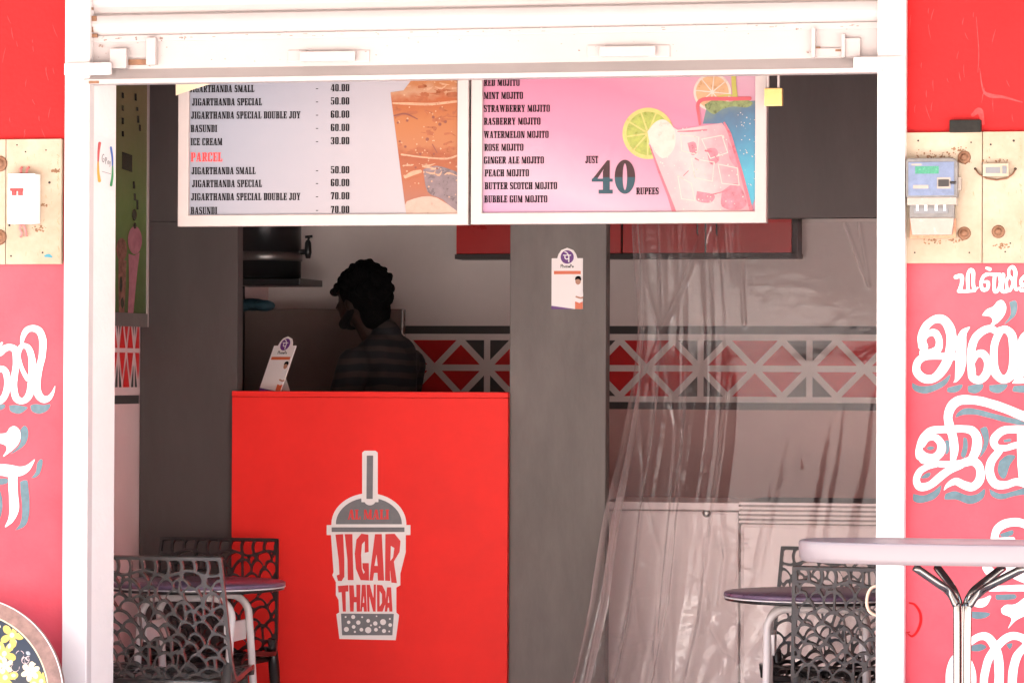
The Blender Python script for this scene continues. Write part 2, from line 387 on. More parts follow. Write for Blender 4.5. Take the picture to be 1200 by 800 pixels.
# white plastered return of the left opening, with a rough dark joint beside the shutter channel
mb = MB(); mb.box(XPL1-.10, XJ, -.010, YJ, .0, 2.655); mb.build('jamb', M['plaster'], shop, bevel=.004)
mb = MB(); zs = np.linspace(.0, 2.64, 160)
ve = [max(.000+random.uniform(-.006,.006)+(.010 if random.random() < .18 else 0), -.0095) for z in zs]
mb.add([(XJ+.0008, -.0105, z) for z in zs]+[(XJ+.0008, e, z) for e, z in zip(ve, zs)], [(k, 160+k, 161+k, k+1) for k in range(159)])
mb.build('joint_gap', M['dark'], shop)
mb = MB(); mb.box(XL-.12, XL, .263, 4.0, 0, CEIL); mb.build('side_wall', M['lit_pink'], shop)
mb = MB(); mb.box(XR, XR+.12, .243, 4.0, 0, CEIL); mb.build('side_wall', M['pink_wall'], shop)
# back wall: pale above the painted band, pink below
zb0 = PZ(480, YB, 870)
mb = MB(); mb.box(XL+.002, XR-.002, YB, 4.0, 0, zb0)
mb.mi = 1; mb.box(XL+.002, XR-.002, YB, 4.0, zb0, CEIL-.002)
mb.build('back_wall', [M['pink_wall'], M['grey_wall']], shop)
mb = MB(); mb.box(XL-.12, XR+.12, .245, 4.0, CEIL, CEIL+.12); mb.build('ceiling', M['plaster'], shop)
mb = MB(); mb.box(XPL0-6.0, XPR1+6.0, -2.0, -0.003, 2.76, 2.86); mb.build('added_sunshade', M['concrete'], shop)  # unseen slab added overhead, sized to keep sun and sky off the front
# front pieces closing the room beyond the opening
mb = MB(); mb.box(XL-.12, XPL1-.101, .241, .262, 0, CEIL); mb.build('inner_return', M['plaster'], shop)

def band(xs0, xs1, node, sp, zc, H_, t, zt, zb, to3, first=0):
    """painted band: dark stripes, red diamonds and triangles along one wall; to3(s, z) -> point"""
    mb = MB(); mb.mi = 0
    def q(pts):
        # clip to [xs0, xs1]
        def cl(p, lim, sgn):
            o = []
            for i in range(len(p)):
                a, b = p[i], p[(i+1)%len(p)]; ia, ib = sgn*(a[0]-lim) >= 0, sgn*(b[0]-lim) >= 0
                if ia: o.append(a)
                if ia != ib:
                    k = (lim-a[0])/(b[0]-a[0]); o.append((lim, a[1]+(b[1]-a[1])*k))
            return o
        p = cl(pts, xs0, 1); p = cl(p, xs1, -1) if len(p) > 2 else p
        if len(p) > 2: mb.add([to3(*v) for v in p], [tuple(range(len(p)))])
    q([(xs0,zt[0]),(xs1,zt[0]),(xs1,zt[1]),(xs0,zt[1])]); q([(xs0,zb[0]),(xs1,zb[0]),(xs1,zb[1]),(xs0,zb[1])])
    m = H_/(sp/2); dv = t/2*math.sqrt(1+m*m)
    k0 = int(math.floor((xs0-node)/sp))-1; k1 = int(math.ceil((xs1-node)/sp))+1
    for k in range(k0, k1+1):
        c = node + k*sp; A = (k+first) % 2 == 0
        for sg in (1, -1):
            mb.mi = 1
            xa = (t/2+dv)/m
            q([(c+xa, zc+sg*t/2), (c+sp-xa, zc+sg*t/2), (c+sp/2, zc+sg*(H_-dv))])
            xt = (H_-dv)/m
            if not A: q([(c-xt, zc+sg*H_), (c+xt, zc+sg*H_), (c, zc+sg*dv)])
            else:
                mb.mi = 0
                for s2 in (1, -1):
                    q([(c+s2*xt, zc+sg*H_), (c+s2*t/2, zc+sg*H_), (c+s2*t/2, zc+sg*(m*t/2+dv))])
    return mb
zz = lambda py: PZ(py, YB, 870)
sp = (PX(948.6, YB) - PX(821, YB))/2
mb = band(XL+.01, XR-.01, PX(821, YB), sp, zz(431.8), zz(399)-zz(431.8), zz(428)-zz(435.5), (zz(391.5), zz(382)), (zz(480), zz(471.5)), lambda s_, z: (s_, YB-.003, z))
mb.build('painted_band', [M['band_grey'], M['band_red']], shop)
def wall_y(px):                          # where the left inside wall is seen at px
    d = FWD + RGT*((px-600)/FPX); return CAM.y + d.y*((XL-CAM.x)/d.x)
zl = lambda py: P(150, py, wall_y(150)).z
mb = band(.28, YP-.01, wall_y(147.3), sp*.40, zl(410.5), zl(410.5)-zl(453.5), .017, (zl(366), zl(357)), (zl(473), zl(463)), lambda s_, z: (XL+.003, s_, z), first=1)
mb.build('painted_band', [M['band_grey'], M['lit_band_red']], shop)

opp = thing('added_house_front', (0,-19,GZ), 'buff house front added across the street, unseen, to shape light and reflections', 'building')  # unseen front, added to bounce light into the shop and fill reflections
M['added_house'] = mat('buff paint of added house', (.35,.305,.28), .8, var=.08, scale=1.5)
mb = MB(); mb.box(-24, 28, -22, -19, GZ, 10.5); mb.build('wall', M['added_house'], opp)
for x in (-9, -4, 5, 10, 15):
    mb = MB(); mb.box(x-.7, x+.7, -18.995, -18.94, 1.0, 2.3); mb.build('window', M['concrete'], opp)
mb = MB(); mb.box(-.6, .5, -18.995, -18.94, GZ, 2.1); mb.build('door', M['rust'], opp)

# the Tamil lettering painted on the two piers
YW = 0.0
A5 = lambda p: zoomed(p, 1060, 305, 5.0)
A6 = lambda p: zoomed(p, 1060, 450, 5.0)
A7 = lambda p: zoomed(p, 1100, 590, 3.81)
B3 = lambda p: zoomed(p, 0, 370, 6.667)
B4 = lambda p: zoomed(p, 0, 490, 5.333)
wr = Field(1062, 308, 1320, 830, .6); sr = Field(1062, 308, 1320, 830, .6)
for st in ([(105,500,50),(100,440,46),(130,380,44),(180,345,45),(230,350,52),(265,400,58),(275,470,58),(262,550,56),(230,630,56),(170,690,48),(110,690,50),(72,650,48),(75,600,44),(110,568,40),(170,560,40),(240,562,40),(320,565,40)],
           [(118,505,40),(112,465,30),(140,430,34),(178,425,42),(203,470,40),(195,520,44),(150,540,40),(110,540,46)],
           [(380,392,6),(345,425,40),(332,480,58),(330,560,60),(325,640,54),(305,698,20),(288,714,4)],
           [(395,660,48),(388,590,44),(393,520,46),(415,455,46),(460,412,44),(505,400,40),(535,415,40)],
           [(560,412,44),(530,480,42),(522,570,46),(530,650,52),(570,695,46),(615,680,52),(638,610,52),(640,520,52),(628,440,50),(595,405,42),(560,412,40)],
           [(396,600,30),(425,550,38),(465,552,46),(488,600,42),(480,660,48),(440,700,44),(400,685,46),(388,640,38)],
           [(300,98,22),(333,92,24),(336,130,22),(325,172,24)], [(318,180,20),(370,180,18),(412,178,16)], [(372,178,20),(370,95,20),(384,58,20),(403,70,22),(402,130,20),(410,168,20),(430,160,8)],
           [(488,82,18),(462,95,20),(448,135,20),(458,172,20),(486,165,20),(490,130,18),(468,126,14)], [(478,80,16),(560,84,18)], [(528,85,20),(526,176,20),(548,174,18),(562,130,20),(556,86,18)], [(480,45,12),(500,52,22)],
           [(578,85,22),(572,176,22),(618,176,18)], [(602,176,18),(598,120,16),(618,96,18),(636,130,18),(620,174,18)], [(612,96,18),(612,55,18),(634,40,20),(650,72,22),(645,130,20),(654,170,18),(676,160,8)],
           [(700,95,20),(683,120,20),(690,150,20),(705,140,18)], [(683,176,20),(760,178,18)], [(720,90,20),(720,178,20)]):
    wr.stroke(A5(st))
wr.poly(A5([(455,322),(480,288),(520,270),(545,240),(575,234),(596,270),(585,320),(545,365),(495,392),(514,360),(510,338),(490,326)]), smooth=4)
wr.stroke(A5([(720,430,44),(690,470,46),(682,560,46),(690,640,50),(660,690,40)])); wr.poly(A5([(662,650),(645,700),(628,720),(760,720),(760,690),(700,690)]))
wr.stroke(A5([(720,430,44),(790,420,44),(820,520,50),(800,650,50),(740,705,46)]))
for st in ([(265,250,52),(255,190,50),(275,130,55),(320,95,55),(380,92,52),(450,100,50),(540,125,52),(620,155,52),(700,188,54),(800,230,54)],
           [(90,420,50),(85,380,40),(110,310,40),(160,270,42),(220,265,40),(262,262,50)],
           [(112,365,10),(135,320,30),(180,312,40),(215,350,46),(210,400,50),(170,430,46),(120,425,50),(95,400,40)],
           [(265,250,52),(285,320,50),(292,380,50),(285,438,34)],
           [(300,262,42),(350,262,42),(400,275,50),(425,320,56),(420,380,56),(400,430,50)],
           [(110,440,50),(180,462,36),(260,470,40),(330,465,46),(400,450,50),(440,490,48),(440,560,50),(400,600,48),(350,590,48),(300,568,40),(255,590,26),(232,618,6)],
           [(330,472,44),(270,498,44),(210,540,46),(150,590,44),(90,600,46),(70,560,42),(90,510,38),(130,485,34),(180,470,34)],
           [(720,265,44),(640,264,44),(570,275,46),(525,320,48),(535,366,40),(590,374,36),(640,360,36),(690,350,36)],
           [(560,385,40),(510,450,48),(500,520,50),(530,580,52),(590,590,44),(650,572,42),(710,582,44)],
           [(685,290,50),(684,400,50),(690,500,50),(695,580,40)], [(700,582,44),(780,560,50),(800,450,50),(760,380,44),(700,370,40)]):
    wr.stroke(A6(st))
for st in ([(245,165,30),(262,112,36),(310,85,38),(370,85,36),(420,120,38),(430,190,38)], [(250,165,24),(330,160,24)],
           [(215,285,40),(235,320,40),(200,360,26),(170,385,16)], [(180,378,26),(260,378,24),(381,375,30),(480,378,30)], [(270,300,40),(330,300,60),(400,330,60)],
           [(160,405,26),(165,440,34),(200,440,36),(228,415,14)],
           [(50,860,40),(52,760,40),(65,700,34),(95,680,30),(130,700,30),(150,760,34),(150,860,36)],
           [(130,625,30),(180,592,32),(225,600,38),(262,670,42),(270,760,42),(265,860,42)], [(200,860,36),(205,760,36),(235,670,36),(300,600,36),(350,590,34),(400,620,38),(430,700,38)],
           [(330,860,40),(330,760,40),(350,680,38),(390,630,30)], [(420,250,40),(450,340,40)]):
    wr.stroke(A7(st))
wr.poly(A7([(278,468),(300,450),(340,448),(400,410),(430,440),(400,490),(345,520),(308,558),(325,512),(285,490)]), smooth=4)
for pl in ([(45,715),(90,735),(160,730),(220,705),(270,665),(250,720),(200,755),(130,780),(70,770),(45,745)], [(250,745),(340,725),(325,760),(290,775),(250,770)],
           [(370,735),(420,725),(460,725),(455,755),(420,780),(375,770)], [(495,730),(550,725),(605,725),(590,755),(550,778),(500,765)], [(640,735),(780,730),(780,775),(640,770)],
           [(612,245),(650,235),(663,270),(650,320),(610,360),(585,372),(620,320),(620,280)]):
    sr.poly(A5(pl), smooth=3)
for pl in ([(305,170),(340,145),(400,140),(500,165),(600,190),(720,220),(720,245),(600,225),(500,200),(420,180),(350,180),(300,195)], [(345,310),(365,320),(370,380),(350,430),(330,415),(340,370)],
           [(440,260),(480,250),(495,310),(480,380),(440,430),(455,380),(465,330)], [(236,330),(260,330),(262,390),(238,410)], [(50,640),(110,650),(170,625),(215,590),(205,640),(160,680),(90,695),(50,680)],
           [(240,640),(300,625),(370,650),(430,640),(470,610),(465,660),(420,695),(370,700),(300,675),(235,675)], [(495,610),(560,640),(640,625),(720,600),(720,640),(640,655),(570,675),(510,655)],
           [(555,450),(600,415),(650,420),(620,470),(590,550),(560,540),(545,500)], [(580,325),(620,318),(622,335),(585,340)], [(95,545),(130,520),(155,520),(140,545),(105,552)], [(125,375),(150,362),(175,372),(150,388)]):
    sr.poly(A6(pl), smooth=3)
for pl in ([(275,135),(330,115),(330,140),(285,150)], [(255,405),(340,403),(340,425),(260,428)], [(140,480),(190,482),(232,488),(210,508),(170,515),(140,500)], [(142,632),(190,625),(215,640),(180,658),(142,655)],
           [(230,660),(262,700),(262,720),(240,710)], [(300,625),(330,622),(318,650)]):
    sr.poly(A7(pl), smooth=2)
sr.F = np.minimum(sr.F, np.minimum(-wr.F - .5, 1320-sr.X))
M['letter_white'] = mat('white wall lettering paint', (.84,.82,.81), .5, var=.02, scale=30)
M['letter_blue'] = mat('grey blue shadow paint', (.085,.155,.18), .6, var=.25, scale=40)
wl = Field(-140, 370, 72, 640, .6); sl_ = Field(-140, 370, 72, 640, .6)
for st in ([(170,240,18),(178,170,36),(210,112,46),(260,97,50),(310,122,54),(334,190,58),(330,300,54),(310,400,52),(290,500,56),(295,600,60),(335,650,56),(385,640,40),(415,595,20),(430,548,4)],
           [(-140,500,50),(-80,300,50),(0,290,46),(30,260,54),(80,245,50),(122,275,56),(128,360,54),(115,460,50),(108,560,52),(125,640,54),(175,665,48),(220,630,54),(245,550,62),(252,440,60),(248,330,54),(220,250,46),(180,234,40),(155,262,36),(150,330,26),(175,420,32),(215,490,38)],
           [(-60,450,50),(0,415,48),(40,430,50),(58,500,50),(50,590,50),(20,650,50),(-40,670,46),(-90,600,46),(-60,450,46)], [(-30,270,16),(15,212,14)]):
    wl.stroke(B3(st))
wl.poly(B4([(0,95),(40,90),(60,60),(90,48),(120,70),(128,115),(110,165),(70,205),(20,238),(40,200),(35,170),(0,155),(-40,150),(-40,100)]), smooth=3)
for st in ([(-160,330,70),(0,322,70),(60,327,76),(120,330,58),(165,315,42),(195,285,20),(215,258,4)], [(80,340,58),(82,450,56),(88,560,60),(70,630,36),(35,675,8)], [(-80,340,58),(-78,450,56),(-72,560,60),(-100,640,36)]):
    wl.stroke(B4(st))
for pl in ([(70,700),(120,695),(215,710),(190,745),(140,765),(80,745)], [(235,700),(280,685),(340,695),(395,690),(370,740),(310,765),(250,745)], [(-80,690),(35,690),(20,730),(-80,740)]):
    sl_.poly(B3(pl), smooth=3)
for pl in ([(125,75),(150,45),(172,60),(178,110),(160,160),(120,195),(60,225),(110,180),(130,140)], [(195,372),(225,330),(230,285),(250,255),(268,262),(262,310),(245,350),(215,372)],
           [(125,395),(170,385),(180,450),(185,560),(175,640),(145,680),(90,700),(125,660),(138,580),(130,480)], [(-10,375),(45,375),(45,405),(-10,415)], [(-10,430),(15,500),(10,600),(-10,620)]):
    sl_.poly(B4(pl), smooth=2)
sl_.F = np.minimum(sl_.F, -wl.F - .5)
fm = lambda V, y: Pn(V, y)
for a in (wl, sl_, wr, sr): a.F = a.F + .10*np.sin(a.X*.35+1.3*np.sin(a.Y*.11)) + .10*np.sin(a.Y*.33+1.7*np.sin(a.X*.13))
for a, b in ((wl, sl_), (wr, sr)):
    link('painted_letters', flat_mesh('painted_letters', [(a,0,YW-.003)], M['letter_white'], fm), shop)
    link('letter_shadows', flat_mesh('letter_shadows', [(b,0,YW-.002)], M['letter_blue'], fm), shop)

M['old_red'] = mat('dark red stain', (.50,.012,.014), .7, spec=.1); M['scuff'] = mat('pale scuffed paint', (.62,.055,.055), .7, spec=.1, var=.3, scale=60)
ring = Field(1060, 690, 1100, 760, .4).stroke([(1066,706,2.2),(1072,708,2.6),(1078,717,3.2),(1079,728,3.4),(1075,739,3.0),(1069,745,2.6),(1064,742,1.2)]); ring.stroke([(1061,741,1.0),(1066,740,1.4)])
link('stain', flat_mesh('stain', [(ring,0,-.0015)], M['old_red'], fm), shop)
rw = random.Random(21); scf = Field(1062, 0, 1200, 156, .5); scf.stroke([(1148,80,.6),(1152,105,2.2),(1160,112,5),(1176,114,3),(1198,120,1.4)]); scf.stroke([(1144,20,.6),(1147,60,1.0),(1146,85,.6)]); scf.stroke([(1140,135,4),(1148,130,7),(1152,145,4)])
for k in range(22):
    x, y, a = rw.uniform(1064,1196), rw.uniform(4,150), rw.uniform(1.2,1.9); L_ = rw.uniform(2,10); scf.stroke([(x,y,.4),(x+L_*math.cos(a),y+L_*math.sin(a),.8),(x+2*L_*math.cos(a)+1,y+2*L_*math.sin(a),.3)], k=2)
link('scuffs', flat_mesh('scuffs', [(scf,0,-.0012)], M['scuff'], fm), shop)
scl = Field(0, 0, 73, 162, .5)
for k in range(18):
    x, y, a = rw.uniform(2,70), rw.uniform(4,158), rw.uniform(1.2,1.9); L_ = rw.uniform(2,10); scl.stroke([(x,y,.4),(x+L_*math.cos(a),y+L_*math.sin(a),.8),(x+2*L_*math.cos(a)+1,y+2*L_*math.sin(a),.3)], k=2)
link('scuffs', flat_mesh('scuffs', [(scl,0,-.0012)], M['scuff'], fm), shop)

# ------------------------------------------------------------------ grey partition with pillar and beam
part = thing('partition_wall', (PX(600,YP), YP, 0), 'grey painted inner wall with a square pillar, a beam and two openings', 'wall')
zbeam = PZ(255.5, YP, 960)
XA, XB, XC = PX(278,YP), PX(597,YP), PX(712.5,YP)
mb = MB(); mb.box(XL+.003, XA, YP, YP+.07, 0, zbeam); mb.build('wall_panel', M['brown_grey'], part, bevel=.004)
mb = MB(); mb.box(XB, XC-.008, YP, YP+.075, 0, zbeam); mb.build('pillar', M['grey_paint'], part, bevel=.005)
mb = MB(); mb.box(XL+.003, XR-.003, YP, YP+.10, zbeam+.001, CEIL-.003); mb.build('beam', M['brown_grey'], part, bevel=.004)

# ------------------------------------------------------------------ rolling shutter
sh = thing('rolling_shutter', (0, -.03, 2.3), 'white rolling shutter pulled up between two white guide posts, bottom rail with latches', 'shutter')
for x0, x1 in ((XPL0, XPL1), (XPR0, XPR1)):
    mb = MB(); mb.box(x0, x1, -.06, -.012, GZ, 2.755); mb.build('guide_post', M['white_enamel'], sh, bevel=.004)
    mb = MB(); mb.box(x0+.012, x1-.012, -.012, .0+.03, GZ, 2.975) 
zr = [PZ(p, -.03) for p in (36, 74, 86, 92.5)]
xs0, xs1 = XPL1-.02, XPR0+.02
# slats: rounded ribs
prof = []; z = zr[0]+.004; top = 2.67; pitch = .083
while z < top:
    for k in range(9):
        t = k/9; prof.append((-.022 - .020*math.sin(math.pi*t)**.7 if t < .82 else -.016, z + t*pitch))
    z += pitch
front = prof; backp = [(-.008, front[-1][1]), (-.008, front[0][1])]
mb = MB(); vs = [(x, y, zz_) for x in (xs0, xs1) for y, zz_ in front]; n = len(front)
mb.add(vs, [(i, n+i, n+i+1, i+1) for i in range(n-1)])
mb.add([(xs0,-.006,front[0][1]),(xs1,-.006,front[0][1]),(xs1,-.006,front[-1][1]),(xs0,-.006,front[-1][1])], [(3,2,1,0)])
mb.build('slat_curtain', M['shutter'], sh)
mb = MB(); mb.prism_x([(-.004,zr[0]), (-.026,zr[0]), (-.026,zr[1]), (-.062,zr[2]), (-.066,zr[2]-.002), (-.066,zr[3]), (-.004,zr[3])], xs0+.002, xs1-.002)
mb.build('bottom_rail', M['shutter'], sh, bevel=.0015)
mb = MB(); mb.box(xs0, xs1, -.032, -.0265, PZ(41,-.03), PZ(33.5,-.03)); mb.build('cover_strip', M['shutter'], sh, bevel=.002)
for px in np.linspace(215, 935, 13):
    mb = MB(); p = P(px, 45 - (px-120)*.018 - 1.5, -.028); mb.lathe([(.006,-.002),(.006,.002),(.003,.005)], p, 10, 'y'); mb.build('rivet', M['shutter'], sh)
def pbox(mb, x0, y0, x1, y1, ya, yb):
    a, b = P(x0, y0, ya), P(x1, y1, ya); mb.box(a.x, b.x, ya, yb, b.z, a.z)
for x0, y0, x1, y1 in ((337,58,433,74), (688,52,785,68)):
    mb = MB(); pbox(mb, x0+14, y0+2.5, x1-17, y1-2.5, -.050, -.040)
    pbox(mb, x0+16, y0+4, x0+24, y1-4, -.042, -.024); pbox(mb, x1-27, y0+4, x1-19, y1-4, -.042, -.024)
    pbox(mb, x0, y0+1, x0+22, y1-1, -.031, -.025); pbox(mb, x1-25, y0+1, x1, y1-1, -.031, -.025)
    mb.build('handle', M['shutter'], sh, bevel=.003)
# latches
mb = MB(); pbox(mb, 128.5, 57, 148, 80, -.056, -.026); mb.build('latch_block', M['shutter'], sh, bevel=.003)
mb = MB(); pbox(mb, 171, 44, 182, 76, -.050, -.026); mb.build('latch', M['shutter'], sh, bevel=.003)
mb = MB(); pbox(mb, 146, 70, 174, 76, -.036, -.0265); mb.build('latch_bolt', M['rust'], sh)
mb = MB(); pbox(mb, 951, 33, 955, 67, -.052, -.026); pbox(mb, 986, 40, 990, 67, -.052, -.026); pbox(mb, 990, 45, 1008, 66, -.040, -.026); pbox(mb, 955, 57, 986, 66, -.036, -.0263); mb.build('latch', M['shutter'], sh, bevel=.0015)
mb = MB(); pbox(mb, 955, 55, 961, 57.5, -.034, -.0262); pbox(mb, 979, 58, 986, 60.5, -.034+.0, -.0361); p = P(992,33,-.03); mb.lathe([(.004,-.002),(.004,.002)], (p.x,-.026,p.z), 10, 'y'); mb.build('latch_gap', M['rust'], sh)
mb = MB(); pbox(mb, 75, 74, 129, 87.5, -.082, -.0605); mb.build('lock_bar', M['white_enamel'], sh, bevel=.004)
mb = MB(); pbox(mb, 1000, 67, 1059, 80, -.082, -.0605); mb.build('lock_bar', M['white_enamel'], sh, bevel=.004)
for px in (107, ):
    mb = MB(); pbox(mb, 104, 19, 113, 25, -.043, -.040); pbox(mb, 104, 30, 109, 38, -.0405, -.030); pbox(mb, 104.5, 40, 114, 44, -.040, -.0325); pbox(mb, 104, 9, 109, 12, -.0435, -.038); pbox(mb, 104, 95, 116, 98, -.0668, -.0662); mb.build('slat_end', M['rust'], sh)

chip = Field(106, 24, 1026, 84, .45); rw = random.Random(5)
for k in range(70):
    x = rw.uniform(112,1020); base_y = 45-(x-107)*.0178
    y = base_y+rw.uniform(-1.2,2.0) if k % 2 else base_y+rw.uniform(2,32); L_ = rw.uniform(.8,5) if k % 2 else rw.uniform(.3,1.6)
    chip.stroke([(x,y,rw.uniform(.4,.9)),(x+L_,y-L_*.018+rw.uniform(-.3,.3),rw.uniform(.4,1.1))], smooth=False)
for x, y in ((118,55),(122,47),(160,45),(184,71),(176,76),(190,46),(216,44),(936,36),(960,64),(978,63),(948,62),(1004,62)):
    for k in range(3): chip.disc(x+rw.uniform(-3,3), y+rw.uniform(-2,2), rw.uniform(.5,1.3), sy=rw.uniform(.6,1.6))
link('paint_chips', flat_mesh('paint_chips', [(chip,0,-.0325)], M['chip'], fm), sh)

# ------------------------------------------------------------------ menu boards
YM = .45
def board(px0, px1, pyb, label):
    a, b = P(px0, pyb, YM), P(px1, pyb, YM); z0 = (a.z+b.z)/2; z1 = 2.66; x0, x1 = a.x, b.x
    t = thing('menu_board', ((x0+x1)/2, YM+.02, z0), label, 'menu board')
    fw = .037
    mb = MB()
    mb.prism_y([(x0,z0),(x1,z0),(x1-fw,z0+fw),(x0+fw,z0+fw)], YM, YM+.04); mb.prism_y([(x0,z1),(x0+fw,z1-fw),(x1-fw,z1-fw),(x1,z1)], YM, YM+.04)
    mb.prism_y([(x0,z0),(x0+fw,z0+fw),(x0+fw,z1-fw),(x0,z1)], YM, YM+.04); mb.prism_y([(x1,z0),(x1,z1),(x1-fw,z1-fw),(x1-fw,z0+fw)], YM, YM+.04)
    mb.build('frame', M['alu'], t, bevel=.003)
    for px in (px0+60, px1-60):
        mb = MB(); mb.box(PX(px,YM+.02)-.006, PX(px,YM+.02)+.006, YM+.012, YM+.028, z1+.001, CEIL-.002); mb.build('hanger', M['steel'], t)
    return t, x0+fw, x1-fw, z0+fw, z1-fw
def gradient_mat(name, stops, axis=(1,0,0), x0=0, x1=1, noise=0.0, rough=.3):
    m = bpy.data.materials.new(name); m.use_nodes = True; n = m.node_tree.nodes; l = m.node_tree.links; b = n['Principled BSDF']
    b.inputs['Roughness'].default_value = rough; b.inputs['Specular IOR Level'].default_value = .25
    tc = n.new('ShaderNodeTexCoord'); dp = n.new('ShaderNodeVectorMath'); dp.operation = 'DOT_PRODUCT'
    l.new(tc.outputs['Object'], dp.inputs[0]); dp.inputs[1].default_value = axis
    mr = n.new('ShaderNodeMapRange'); mr.inputs[1].default_value = x0; mr.inputs[2].default_value = x1
    l.new(dp.outputs['Value'], mr.inputs[0]); src = mr.outputs[0]
    if noise:
        no = n.new('ShaderNodeTexNoise'); no.inputs['Scale'].default_value = 28; no.inputs['Detail'].default_value = 7
        l.new(tc.outputs['Object'], no.inputs['Vector'])
        ma = n.new('ShaderNodeMath'); ma.operation = 'MULTIPLY_ADD'; ma.inputs[1].default_value = noise; ma.inputs[2].default_value = -noise/2
        l.new(no.outputs['Fac'], ma.inputs[0]); ad = n.new('ShaderNodeMath'); l.new(src, ad.inputs[0]); l.new(ma.outputs[0], ad.inputs[1]); src = ad.outputs[0]
    r = n.new('ShaderNodeValToRGB'); el = r.color_ramp.elements
    while len(el) > 1: el.remove(el[-1])
    el[0].position = stops[0][0]; el[0].color = (*stops[0][1], 1)
    for p, c in stops[1:]:
        e = el.new(p); e.color = (*c, 1)
    l.new(src, r.inputs[0]); l.new(r.outputs[0], b.inputs['Base Color']); return m

# board 1: jigarthanda prices
t1, x0, x1, z0, z1 = board(208, 548.5, 264.5, 'left menu board, lavender with jigarthanda prices and a picture of an orange drink')
mb = MB(); mb.box(x0-.002, x1+.002, YM+.014, YM+.03, z0-.002, z1+.002)
mb.build('panel', gradient_mat('lavender print', [(0,(.205,.222,.265)),(.25,(.245,.252,.295)),(.6,(.295,.275,.297)),(1,(.33,.30,.305))], (1,0,-.45), x0-z1*.45, x1-z0*.45, .05), t1)
YT = YM+.0125
mb = MB()
lines = [('JIGARTHANDA SMALL',222,108.5,76,'40.00'),('JIGARTHANDA SPECIAL',225,124,82,'50.00'),('JIGARTHANDA SPECIAL DOUBLE JOY',224,139.5,128,'60.00'),('BASUNDI',223.5,155,31,'60.00'),('ICE CREAM',223.5,170.5,37,'30.00'),
         ('JIGARTHANDA SMALL',224.5,204.5,75,'50.00'),('JIGARTHANDA SPECIAL',225,219.5,82,'60.00'),('JIGARTHANDA SPECIAL DOUBLE JOY',224,235,128,'70.00'),('BASUNDI',223.5,251,31,'70.00'),
         ('JIGARTHANDA',222,93,52,'30.00')]
for s_, px, py, wd, pr in lines:
    text_quads(mb, s_, px, py, 8.4, wd, YT)
    text_quads(mb, '-', 369.5, py-1, 8, 4, YT); text_quads(mb, pr, 387.5, py-1.2, 8.4, 22, YT)
mb.build('price_lettering', M['ink'], t1)
mb = MB(); text_quads(mb, 'PARCEL', 223.5, 189.5, 10.5, 37, YT); mb.build('heading', M['red_print'], t1)
Z1 = lambda p: zoomed(p, 440, 85, 4.573)
def pic(parent, name, fields, mats): return link(name, flat_mesh(name, fields, mats, fm), parent)
xr_in = P(537, 160, YM).x
def clipr(f, x): f.F = np.minimum(f.F, x - f.X); return f
zt_, zb_ = PZ(95, YM), PZ(250, YM)
m_or = gradient_mat('orange shake print', [(0,(0.265,0.158,0.134)),(.10,(0.236,0.088,0.054)),(.28,(0.256,0.079,0.035)),(.45,(0.214,0.056,0.022)),(.52,(0.282,0.107,0.045)),(.72,(0.291,0.102,0.035)),(.86,(0.256,0.067,0.022)),(.93,(0.308,0.166,0.098)),(1,(0.291,0.111,0.045))], (0,0,1), zb_, zt_, .16)
f1 = Field(450, 40, 545, 262, .6).poly(Z1([(80,107),(150,97),(190,45),(200,-200),(450,-200),(450,760),(165,760)])); clipr(f1, 536)
f2 = Field(450, 40, 545, 262, .6).poly(Z1([(255,520),(330,500),(440,535),(450,560),(450,745),(360,680),(280,640)]), smooth=3); clipr(f2, 536)
f3 = Field(450, 40, 545, 262, .6).poly(Z1([(168,690),(250,665),(330,672),(440,745),(450,760),(166,760)]), smooth=2); clipr(f3, 536); f3.F = np.minimum(f3.F, f1.F)
f4 = Field(450, 40, 545, 262, .6).stroke(Z1([(95,165,10),(180,168,14),(300,170,14),(440,155,12)])).stroke(Z1([(140,440,10),(260,455,8),(380,462,10),(440,445,10)])).stroke(Z1([(160,560,16),(200,540,24),(240,530,18)])); clipr(f4, 536)
f5 = Field(450, 40, 545, 262, .45).stroke(Z1([(100,232,8),(160,222,10),(225,250,6)])).stroke(Z1([(305,385,5),(330,430,5)])); clipr(f5, 536)
for a in ((170,258,7),(345,278,9),(375,265,8),(278,358,9),(160,398,7),(240,437,7),(313,437,6),(330,515,6),(120,270,6),(310,240,8),(130,370,6),(215,510,6)): f5.disc(*[q for q in (440+a[0]/4.573, 85+a[1]/4.573, a[2]/4.573)])
M['mauve_print'] = mat('mauve print', (0.123,0.083,0.088), .3, var=.35, scale=40); M['cream_print'] = mat('cream print', (0.332,0.224,0.172), .3, var=.15, scale=30)
M['foam_print'] = mat('foam print', (0.361,0.195,0.113), .3, var=.2, scale=60); M['brown_print'] = mat('brown print', (0.138,0.027,0.011), .3)
rb = random.Random(8)
f6 = Field(450, 40, 545, 262, .45); f7 = Field(450, 40, 545, 262, .4)
for k in range(46):
    x, y = rb.uniform(462,536), rb.uniform(98,215); r = rb.uniform(1.5,6); f6.stroke([(x,y,r),(x+rb.uniform(-9,9),y+rb.uniform(-3,3),r*rb.uniform(.4,1)),(x+rb.uniform(-14,14),y+rb.uniform(-5,5),.5)], k=3)
for k in range(70):
    x, y = rb.uniform(462,536), rb.uniform(95,235); f7.disc(x, y, rb.uniform(.35,1.1))
for k in range(16):
    x, y = rb.uniform(462,536), rb.uniform(96,110) if k % 2 else rb.uniform(186,214); f7.stroke([(x,y,1.2),(x+rb.uniform(3,9),y+rb.uniform(-2,2),2.2),(x+rb.uniform(9,16),y+rb.uniform(-3,3),.5)], k=3)
